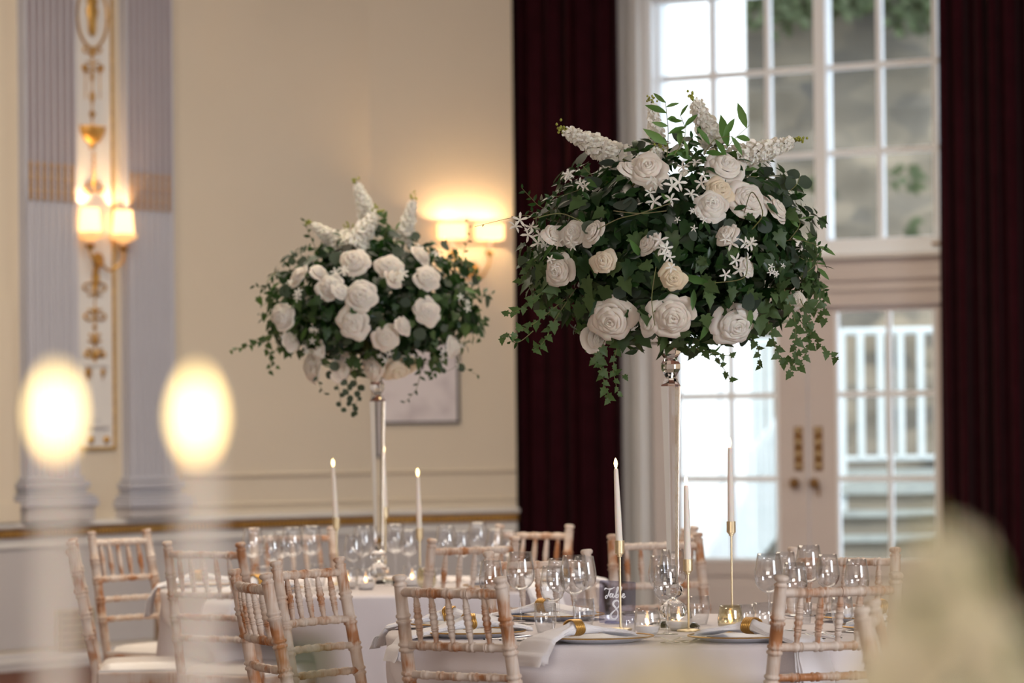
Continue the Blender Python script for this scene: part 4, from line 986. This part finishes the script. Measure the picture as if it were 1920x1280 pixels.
def rpetal(mb, a0, W_, R, Hh, roll, ph):
    """rose petal: rises to a rim at R, then its lip rolls outward over the next ring"""
    def f(u, v):
        x = (u-.5)*2; w = W_*(.35+.65*sin(pi*(.14+.60*min(v, .8))))
        k = min(1, v/.66); t = max(0, (v-.66)/.34); edge = 1-abs(x)**3
        rr = R*(.10+.90*k**.8)+roll*t*(.55+.45*edge)+.16*roll*sin(x*5+ph)*t
        z = Hh*k**1.1+roll*(.42*sin(t*pi*.62)-.75*t*t)*(.6+.4*edge)-.10*Hh*x*x*k+.035*sin(x*6+ph)*t
        a = a0+x*w; return (rr*cos(a), rr*sin(a), z)
    mb.grid(f, 7, 7)
def rose_mesh(seed, mat, open_=1.0):
    rnd = random.Random(seed); mb = MB(); a = rnd.uniform(0, 6); cx = rnd.uniform(-.04, .04)
    L = ((2, .06, .74, 2.0), (3, .14, .73, 1.5), (3, .24, .70, 1.25), (4, .36, .64, 1.05), (4, .50, .55, .98), (5, .64, .42, .86), (5, .78, .26, .80))
    for i, (n, R, Hh, W_) in enumerate(L):
        roll = (L[i+1][1]-R if i < 6 else .22)+.05
        for k in range(n):
            rpetal(mb, a+k*2*pi/n+rnd.uniform(-.18, .18), W_*rnd.uniform(.94, 1.1), R*rnd.uniform(.93, 1.07)*(rnd.uniform(.88, 1.14) if i > 4 else 1)*(open_ if R > .5 else 1), Hh*rnd.uniform(.94, 1.05), roll*rnd.uniform(.8, 1.35)*(1+.5*(i == 6)*rnd.random()), rnd.uniform(0, 6))
        a += .8
    mb.lathe([(0, .1), (.05, .3), (.045, .66), (0, .70)], 8)
    return mb.mesh('rose', mat)
ROSES = [rose_mesh(i, M['petal']) for i in range(4)]; WROSE = rose_mesh(9, M['warmpetal'], .85)
def star_mesh():
    mb = MB()
    for k in range(5):
        a = k*2*pi/5; d = V3((cos(a), sin(a), 0)); s_ = V3((-sin(a), cos(a), 0)); P = []
        for x, w, z in ((.05, .06, 0), (.4, .14, .12), (.75, .15, .10), (1.0, .02, -.05)): P += [d*x+s_*w+V3((0, 0, z)), d*x+V3((0, 0, z-.05)), d*x-s_*w+V3((0, 0, z))]
        b = [(i*3, i*3+1, i*3+4, i*3+3) for i in range(3)]+[(i*3+1, i*3+2, i*3+5, i*3+4) for i in range(3)]
        mb.add(P, b)
    mb.tube([(0, 0, 0), (0, 0, -.5)], [.10, .05], 5); return mb.mesh('star_blossom', M['whitepetal'])
STAR = star_mesh()
def floret_mesh(seed):
    rnd = random.Random(seed); mb = MB()
    for k in range(7):
        a = k*2*pi/7*2.1+rnd.uniform(-.2, .2); petal(mb, a, .5, rnd.uniform(.6, 1.05), rnd.uniform(.1, .8), rnd.uniform(0, .5), None, 3, 3)
    return mb.mesh('floret', M['whitepetal'])
FLOR = [floret_mesh(i) for i in range(3)]
FLOR_C = []
for f_ in FLOR:
    g_ = f_.copy(); g_.materials.clear(); g_.materials.append(M['creampetal']); FLOR_C.append(g_)
BUD = MB().lathe([(0, -.5), (.4, -.2), (.45, .1), (.2, .5), (0, .6)], 6).mesh('bud', M['bud'])
CNT = {}
def local(par, p): return V3(p)-par.location
def cap(par, nm, lim=285):
    k = (par.name, nm); CNT[k] = CNT.get(k, 0)+1; return CNT[k] <= lim
OVER = {}
KEEP = []
def leaf(par, kind, p, n, t, sc, force=False):
    if not force:
        for c, R in KEEP:
            q = V3(p)-c
            if q.y < R*.6 and q.x*q.x+q.z*q.z < (R*.80)**2: return
    Mx = trs(local(par, p), frame(n, t), sc)
    if cap(par, kind): put(LNAME[kind], LEAF[kind], par, Mx)
    else: OVER.setdefault((par.name, kind), MB()).add(*{'ivy': IVY, 'ruscus': RUSC, 'euc': EUC, 'lime': LONG}[kind], Mx)
def spike(par, p0, p1, rad, rnd, bend=V3((0, 0, 0)), nf=64, fl=None, nb=14):
    p0, p1 = V3(p0), V3(p1); mid = (p0+p1)/2+bend; pts = cat_rom([p0, mid, p1], 10); m_ = len(pts)-1
    root = p0+(p0-mid)*.8
    o = obj('blossom_spike', MB().tube([local(par, q) for q in [root]+pts], .0035, 5), M['stem'], par)
    for i in range(nf):
        t = i/nf*.90; k = t*m_; a = int(k); c = pts[a].lerp(pts[min(a+1, m_)], k-a); d = (pts[min(a+1, m_)]-pts[a]).normalized()
        u = d.orthogonal().normalized(); w = d.cross(u); an = i*2.4; n = (u*cos(an)+w*sin(an)); rr = rad*(1-.62*t**1.6)
        put('floret', random.choice(fl or FLOR), o, trs(local(par, c+n*rr*.55), frame(n+d*.35, d), rr*.58*rnd.uniform(.8, 1.25)))
    for i in range(nb):
        q = pts[-1]+V3((rnd.gauss(0, 1), rnd.gauss(0, 1), rnd.gauss(0, 1)))*rad*.20+(pts[-1]-pts[-3]).normalized()*rad*(rnd.random()*.5)
        put('bud', BUD, o, trs(local(par, q), None, rad*.22))
def sprig(par, pix, Y, kind, ls, rnd, n=9, depth=None, thick=.0016, both=True):
    """a trailing stem through photo points at real depth Y (or a list of depths) with leaves along it"""
    Ys = depth or [Y]*len(pix); P = cat_rom([atY(a, b, y) for (a, b), y in zip(pix, Ys)], 8); m_ = len(P)-1
    obj('trailing_stem', MB().tube([local(par, q) for q in P], [thick*(1.2-.7*i/m_) for i in range(m_+1)], 4), M['stem'], par)
    for i in range(n):
        t = (i+.6)/n; k = min(int(t*m_), m_-1); p = P[k].lerp(P[k+1], t*m_-k); d = (P[k+1]-P[k]).normalized()
        sd = V3((0, -1, 0)).cross(d); sd = sd.normalized()*(1 if i % 2 else -1)
        tdir = d*.55+sd*.8+V3((rnd.gauss(0, .25), rnd.gauss(0, .35), rnd.gauss(0, .2)-.15)); nn = V3((rnd.gauss(0, .4), -1, rnd.gauss(.25, .4)))
        leaf(par, kind, p, nn, tdir, ls*rnd.uniform(.75, 1.2)*(1.05-.35*t))
def flower(par, nm, me, p, n, sc): return put(nm, me, par, trs(local(par, p), frame(n, (random.gauss(0, 1), random.gauss(0, 1), random.gauss(0, 1))), sc))
def bouquet(px, py, Y, rx, ry, ru, rd, seed, label, counts, roses, stars, spikes_, ls, group, foot):
    rnd = random.Random(seed); C = atY(px, py, Y)
    par = empty('bouquet', (C.x, Y, foot)); tag(par, label, 'flower arrangement', group)
    P0 = par.location
    def S(d, k=1.0): return C+V3((d.x*rx*k, d.y*ry*k, d.z*(ru if d.z > 0 else rd)*k))
    def surf(qx, qy, k=1.0):
        s_ = FPX/Y; u = (qx-px)/s_/rx; v = (py-qy)/s_; v = v/(ru if v > 0 else rd); q = u*u+v*v
        yd = -ry*sqrt(max(.03, 1-q/(k*k)))*k; return atY(qx, qy, Y+yd), V3((u/rx*.35, yd/ry/ry*.35, v/ru*.3)).normalized()
    # dark inner mass of stems and leaves nobody could count
    mb = MB()
    obj('foam_ball', MB().lathe([(0, -.09), (.07, -.06), (.09, 0), (.07, .06), (0, .09)], 12, Matrix.Translation(local(par, C+V3((0, 0, -.12))))), M['stem'], par)
    obj('foam_collar', MB().lathe([(.03, 0), (.045, .03), (.07, C.z-.2-foot)], 10), M['stem'], par)
    for i in range(counts['mass']):
        d = V3((rnd.gauss(0, 1), rnd.gauss(0, 1), rnd.gauss(0, 1))).normalized(); k = rnd.uniform(.25, 1.02)**.6
        p = S(d, min(k, 1.0)*.97); g = rnd.choice((IVY, RUSC, RUSC, EUC))
        mb.add(*g, trs(local(par, p), frame(d+V3((rnd.gauss(0, .7), rnd.gauss(0, .7), rnd.gauss(0, .7))), V3((rnd.gauss(0, 1), rnd.gauss(0, 1), rnd.gauss(-.3, 1)))), ls*rnd.uniform(.8, 1.5)))
    o = obj('inner_foliage', mb, M['ruscus'], par, ang=180); o['kind'] = 'stuff'
    KEEP.clear()
    for i, (qx, qy, dia, kind) in enumerate(roses):
        p, n = surf(qx, qy, 1.08); KEEP.append((p, dia/2/(FPX/Y)))
    # leaves on the surface, front mostly
    for kind, n in counts['leaves']:
        for i in range(n):
            while True:
                d = V3((rnd.gauss(0, 1), rnd.gauss(0, 1), rnd.gauss(0, 1))).normalized()
                if d.y > .25 and rnd.random() < .85: continue
                if kind == 'ivy' and d.z > .15 and rnd.random() < .8: continue
                if kind == 'ruscus' and d.z < -.3 and rnd.random() < .6: continue
                break
            k = rnd.uniform(.93, 1.10); p = S(d, k)
            t = d*.6+V3((rnd.gauss(0, .6), rnd.gauss(0, .4), rnd.gauss(0, .6)-(.9 if kind == 'ivy' else .0)))
            nn = d+V3((rnd.gauss(0, .45), rnd.gauss(0, .3)-.3, rnd.gauss(.3, .45)))
            s_ = {'ivy': 1.08, 'ruscus': .95, 'euc': 1.1, 'lime': 1.6}[kind]
            leaf(par, kind, p, nn, t, ls*s_*rnd.uniform(.65, 1.2))
    for i, (qx, qy, dia, kind) in enumerate(roses):
        p, n = surf(qx, qy, 1.08); n = (n+V3((0, -.55, .12))).normalized(); R = dia/2/(FPX/Y)
        me = WROSE if kind == 'w' else ROSES[i % 4]
        if kind == 's': n = (n+V3((random.choice((-1, 1))*.9, 0, .5))).normalized()
        flower(par, 'rose', me, p-n*R*.25, n, R*1.04)
    for qx, qy, sp_, n, r in stars:
        for k in range(n):
            p, nn = surf(qx+rnd.gauss(0, sp_), qy+rnd.gauss(0, sp_*.8), 1.12)
            p.y -= .015+rnd.random()*.02
            flower(par, 'star_blossom', STAR, p, nn+V3((rnd.gauss(0, .5), -.5, rnd.gauss(.1, .5))), r*rnd.uniform(.8, 1.15))
    for (a, b, c, d, rr, dy) in spikes_:
        s_ = FPX/Y; spike(par, atY(a, b, Y+dy), atY(c, d, Y+dy*.7), rr/s_, rnd)
    return par, rnd
def flush(par):
    for (nm, kind), mb in list(OVER.items()):
        if nm == par.name:
            o = obj(LNAME[kind]+'_mass', mb, M[kind], par, ang=180); o['kind'] = 'stuff'; del OVER[(nm, kind)]
g = 'white rose and ivy bouquets on crystal stands'
B1, rnd = bouquet(1262, 478, 10.26, .405, .38, .315, .26, 11, 'larger bouquet of white roses and trailing ivy on the near crystal stand',
    dict(mass=2600, leaves=(('ivy', 330), ('ruscus', 560), ('euc', 110), ('lime', 34))),
    [(1362, 315, 70, 'r'), (1350, 358, 52, 'w'), (1405, 377, 70, 'r'), (1456, 392, 50, 's'), (1335, 386, 58, 'r'), (1045, 440, 46, 's'), (1112, 437, 50, 's'),
     (1048, 508, 56, 'r'), (1133, 490, 44, 'w'), (1147, 598, 74, 'r'), (1262, 592, 76, 'r'), (1378, 606, 78, 'r'), (1262, 521, 46, 'w'), (1215, 318, 66, 'r'),
     (1182, 318, 44, 's'), (1215, 458, 42, 's'), (1362, 440, 44, 's'), (1075, 437, 44, 'r'), (1118, 632, 54, 's'), (1490, 562, 32, 's'), (1400, 500, 36, 's'), (1215, 602, 44, 's')],
    [(1215, 345, 14, 4, .022), (1290, 332, 16, 5, .022), (1255, 362, 18, 5, .024), (1064, 332, 9, 3, .022), (1100, 346, 8, 2, .020), (1296, 412, 12, 6, .012), (1238, 462, 14, 4, .024),
     (1388, 462, 16, 6, .022), (1384, 498, 16, 4, .022), (1262, 490, 8, 2, .018), (1455, 506, 10, 6, .010), (1052, 455, 14, 4, .020), (1030, 500, 8, 3, .014), (1330, 372, 10, 2, .016)],
    [(1163, 296, 1055, 243, 26, -.12), (1238, 300, 1222, 190, 20, .0), (1340, 272, 1302, 187, 26, -.05), (1382, 296, 1492, 264, 25, -.15), (1200, 330, 1235, 282, 26, -.2)],
    .046, g, s1[1])
for px_, py_ in ((975, 412), (995, 425), (1012, 440), (1022, 460), (966, 424), (1008, 456), (990, 440)):
    p = atY(px_, py_, 10.15); flower(B1, 'star_blossom', STAR, p, V3((rnd.gauss(0, .5), -1, rnd.gauss(0, .5))), .024)
Yb = 10.15
SP = [([(1150, 610), (1125, 660), (1130, 705), (1142, 752)], 'ivy', 13, .036), ([(1160, 640), (1150, 690), (1160, 740)], 'ivy', 8, .03), ([(1090, 600), (1110, 650), (1125, 690), (1175, 705)], 'ivy', 9, .032),
 ([(1060, 560), (1010, 600), (975, 620), (940, 634)], 'ivy', 10, .032), ([(1050, 530), (1005, 555), (985, 575), (950, 590)], 'ivy', 11, .034), ([(1080, 540), (1040, 600), (1020, 640), (1000, 655)], 'ivy', 10, .034),
 ([(1300, 630), (1330, 655), (1350, 680), (1372, 716)], 'ivy', 8, .028), ([(1260, 620), (1300, 650), (1330, 660), (1375, 668)], 'ivy', 8, .032), ([(1470, 540), (1490, 600), (1490, 650), (1482, 700)], 'ivy', 13, .036),
 ([(1500, 560), (1520, 610), (1515, 650), (1498, 690)], 'ivy', 12, .034), ([(1490, 590), (1525, 630), (1545, 655), (1570, 672)], 'ivy', 9, .032), ([(1440, 600), (1455, 650), (1470, 680), (1500, 665)], 'ivy', 10, .034),
 ([(1500, 500), (1530, 530), (1545, 560), (1540, 600)], 'ivy', 9, .044), ([(1450, 560), (1490, 560), (1520, 575), (1548, 600)], 'ivy', 9, .042), ([(1400, 620), (1420, 650), (1425, 690)], 'ivy', 7, .03),
 ([(1440, 470), (1480, 450), (1520, 455), (1546, 468)], 'ruscus', 12, .03), ([(1450, 490), (1490, 480), (1520, 490), (1545, 465)], 'ruscus', 11, .028), ([(1480, 520), (1520, 530), (1552, 548)], 'ruscus', 9, .03),
 ([(1040, 400), (1010, 385), (995, 370), (978, 352)], 'ruscus', 9, .026), ([(1060, 380), (1020, 400), (990, 395)], 'ruscus', 8, .03), ([(1060, 420), (1020, 405), (1000, 430)], 'ruscus', 8, .03),
 ([(1100, 350), (1060, 365), (1030, 370)], 'ruscus', 9, .034), ([(1130, 350), (1110, 330), (1088, 305)], 'ruscus', 6, .034), ([(1250, 300), (1253, 250), (1250, 215), (1248, 190)], 'lime', 8, .075), ([(1265, 290), (1285, 250), (1275, 215)], 'lime', 7, .07),
 ([(1320, 290), (1340, 262), (1375, 255)], 'lime', 5, .075), ([(1350, 300), (1370, 268), (1405, 235)], 'lime', 4, .10), ([(1300, 300), (1290, 270), (1310, 250)], 'ruscus', 8, .04), ([(1450, 380), (1490, 350), (1500, 330)], 'euc', 4, .05),
 ([(1400, 330), (1440, 335), (1465, 345)], 'euc', 5, .055), ([(1480, 450), (1500, 420), (1488, 395)], 'lime', 4, .045), ([(1500, 520), (1525, 500), (1540, 480)], 'lime', 4, .04), ([(1060, 470), (1020, 480), (990, 500), (975, 530)], 'ivy', 9, .034),
 ([(1000, 620), (975, 640), (955, 640)], 'ruscus', 6, .026), ([(1100, 430), (1000, 405), (960, 408), (890, 425)], 'ruscus', 4, .012)]
for pts, k, n, ls in SP: sprig(B1, pts, Yb+rnd.uniform(-.1, .1), k, ls, rnd, n)
# pale twining stems over the front
for pts in ([(1120, 430), (1160, 410), (1200, 400), (1260, 380)], [(1230, 500), (1222, 560), (1228, 610)], [(1400, 480), (1395, 520), (1340, 530)], [(1395, 400), (1410, 360), (1430, 400), (1410, 430)], [(1150, 395), (1200, 400), (1250, 395)], [(1000, 410), (1050, 400), (1090, 415)]):
    P = cat_rom([atY(a, b, 9.84) for a, b in pts], 8); obj('trailing_stem', MB().tube([local(B1, q) for q in P], .0018, 4), M['stem'], B1)
flush(B1)

B2, rnd = bouquet(700, 572, 13.36, .40, .36, .275, .24, 23, 'smaller bouquet of white roses and ivy on the far crystal stand',
    dict(mass=2200, leaves=(('ivy', 240), ('ruscus', 260), ('euc', 60), ('lime', 14))),
    [(677, 556, 54, 'r'), (662, 605, 52, 'r'), (620, 537, 46, 'r'), (724, 632, 46, 'r'), (800, 522, 46, 'r'), (801, 584, 44, 'r'), (560, 517, 42, 's'), (664, 490, 50, 'r'), (530, 595, 48, 'r'), (600, 655, 26, 's'),
     (790, 480, 40, 's'), (728, 500, 46, 'r'), (640, 545, 36, 's'), (738, 520, 36, 's'), (755, 610, 34, 's'), (598, 510, 34, 's'), (745, 690, 60, 'w'), (585, 688, 54, 's'), (640, 690, 50, 's'), (700, 688, 50, 's'), (850, 650, 40, 's'), (545, 640, 30, 's')],
    [(640, 510, 10, 3, .022), (735, 520, 12, 5, .022), (560, 545, 12, 4, .02), (555, 650, 12, 5, .016), (845, 655, 14, 6, .018), (800, 470, 8, 2, .026), (585, 620, 8, 3, .016), (730, 665, 12, 4, .018), (870, 570, 10, 3, .016), (600, 668, 20, 5, .018)],
    [(635, 455, 583, 420, 17, -.1), (690, 405, 668, 342, 18, 0), (662, 465, 705, 400, 24, -.15), (757, 455, 774, 372, 18, 0), (640, 470, 650, 430, 18, -.1)],
    .042, g, s2[1])
Yb = 13.3
SP2 = [([(520, 620), (490, 640), (460, 650), (432, 658)], 'ivy', 10, .032), ([(530, 560), (510, 530), (495, 540), (475, 535)], 'ruscus', 8, .028), ([(520, 600), (500, 650), (520, 690)], 'ivy', 8, .03), ([(540, 640), (510, 665), (505, 700)], 'ivy', 6, .028),
 ([(600, 680), (595, 710), (610, 740)], 'ruscus', 6, .03), ([(640, 680), (650, 715), (655, 745), (668, 775)], 'euc', 9, .030), ([(655, 685), (668, 715), (672, 740), (662, 775)], 'euc', 8, .030), ([(620, 690), (635, 730), (640, 770)], 'euc', 6, .028), ([(790, 690), (780, 730), (757, 756)], 'ruscus', 7, .026),
 ([(850, 640), (860, 680), (830, 700)], 'euc', 3, .04), ([(860, 560), (890, 560), (925, 550)], 'ruscus', 8, .032), ([(860, 600), (890, 620), (915, 600)], 'ivy', 8, .032), ([(830, 500), (870, 490), (900, 520)], 'ivy', 9, .032), ([(880, 570), (900, 600), (900, 640)], 'ivy', 7, .03),
 ([(600, 480), (580, 440), (572, 412)], 'ruscus', 8, .030), ([(560, 500), (550, 480)], 'euc', 3, .036), ([(720, 450), (725, 420), (715, 400)], 'ivy', 6, .034), ([(740, 460), (745, 435), (730, 425)], 'lime', 4, .045), ([(860, 520), (870, 470), (880, 445), (878, 410)], 'ruscus', 8, .022),
 ([(840, 660), (820, 690), (800, 700)], 'ivy', 7, .03), ([(850, 640), (860, 680), (900, 705)], 'ruscus', 5, .024), ([(800, 640), (820, 680), (810, 710)], 'ivy', 7, .03)]
for pts, k, n, ls in SP2: sprig(B2, pts, Yb+rnd.uniform(-.1, .1), k, ls, rnd, n)
flush(B2)

KEEP.clear()
# ---------------------------------------------------------------- arrangement nearest the camera: out of focus
Y0 = 1.95; rnd = random.Random(5)
base = V3((atY(1790, 1200, Y0).x-.02, Y0, TZ)); B3 = empty('table_flowers', base); tag(B3, 'large blurred white and green table flowers nearest the camera', 'flower arrangement')
obj('bowl_vase', MB().lathe([(.05, 0), (.085, .03), (.10, .08), (.085, .13), (.07, .15), (.066, .15), (.08, .12), (.0, .02)], 24), M['china'], B3)
stems = [((1778, 1000), .038, 1.0), ((1715, 1085), .034, 1), ((1865, 1155), .034, 1), ((1790, 1150), .038, .6), ((1668, 1200), .026, 1), ((1240, 1225), .036, 1), ((1160, 1268), .026, 1), ((1330, 1258), .030, 1), ((1665, 1215), .032, .6), ((1640, 1262), .03, .6), ((1880, 1250), .03, .6), ((1730, 1180), .03, .6), ((1740, 1250), .035, .6)]
for (q, rad, k) in stems:
    tip = atY(q[0], q[1], Y0); mid = base+V3(((tip.x-base.x)*.55, 0, .25)); low = tip+(mid-tip)*(.45 if rad > .02 else .2)
    obj('trailing_stem', MB().tube([local(B3, x) for x in (base+V3((0, 0, .02)), mid, low)], .0025, 5), M['stem'], B3)
    spike(B3, low, tip, rad*1.15, rnd, nf=64, fl=FLOR_C, nb=1)
for i in range(18):
    c = rnd.choice(((1800, 1262), (1910, 1215), (1790, 1275), (1905, 1260), (1830, 1080), (1640, 1270), (1760, 1120)))
    p = atY(rnd.gauss(c[0], 26), rnd.gauss(c[1], 18), Y0+rnd.uniform(-.05, .05)); leaf(B3, rnd.choice(('lime', 'ruscus', 'lime')), p, (rnd.gauss(0, .4), -1, rnd.gauss(0, .4)), (rnd.gauss(0, 1), 0, rnd.gauss(0, 1)), .022)
for i in range(7): leaf(B3, 'lime', atY(rnd.gauss(575, 16), rnd.gauss(1262, 14), Y0), (0, -1, .2), (rnd.gauss(0, 1), 0, 1), .016)
obj('foliage_collar', MB().lathe([(.07, .12), (.12, .16), (.13, .22), (.09, .28), (0, .30)], 10), M['ruscus'], B3)
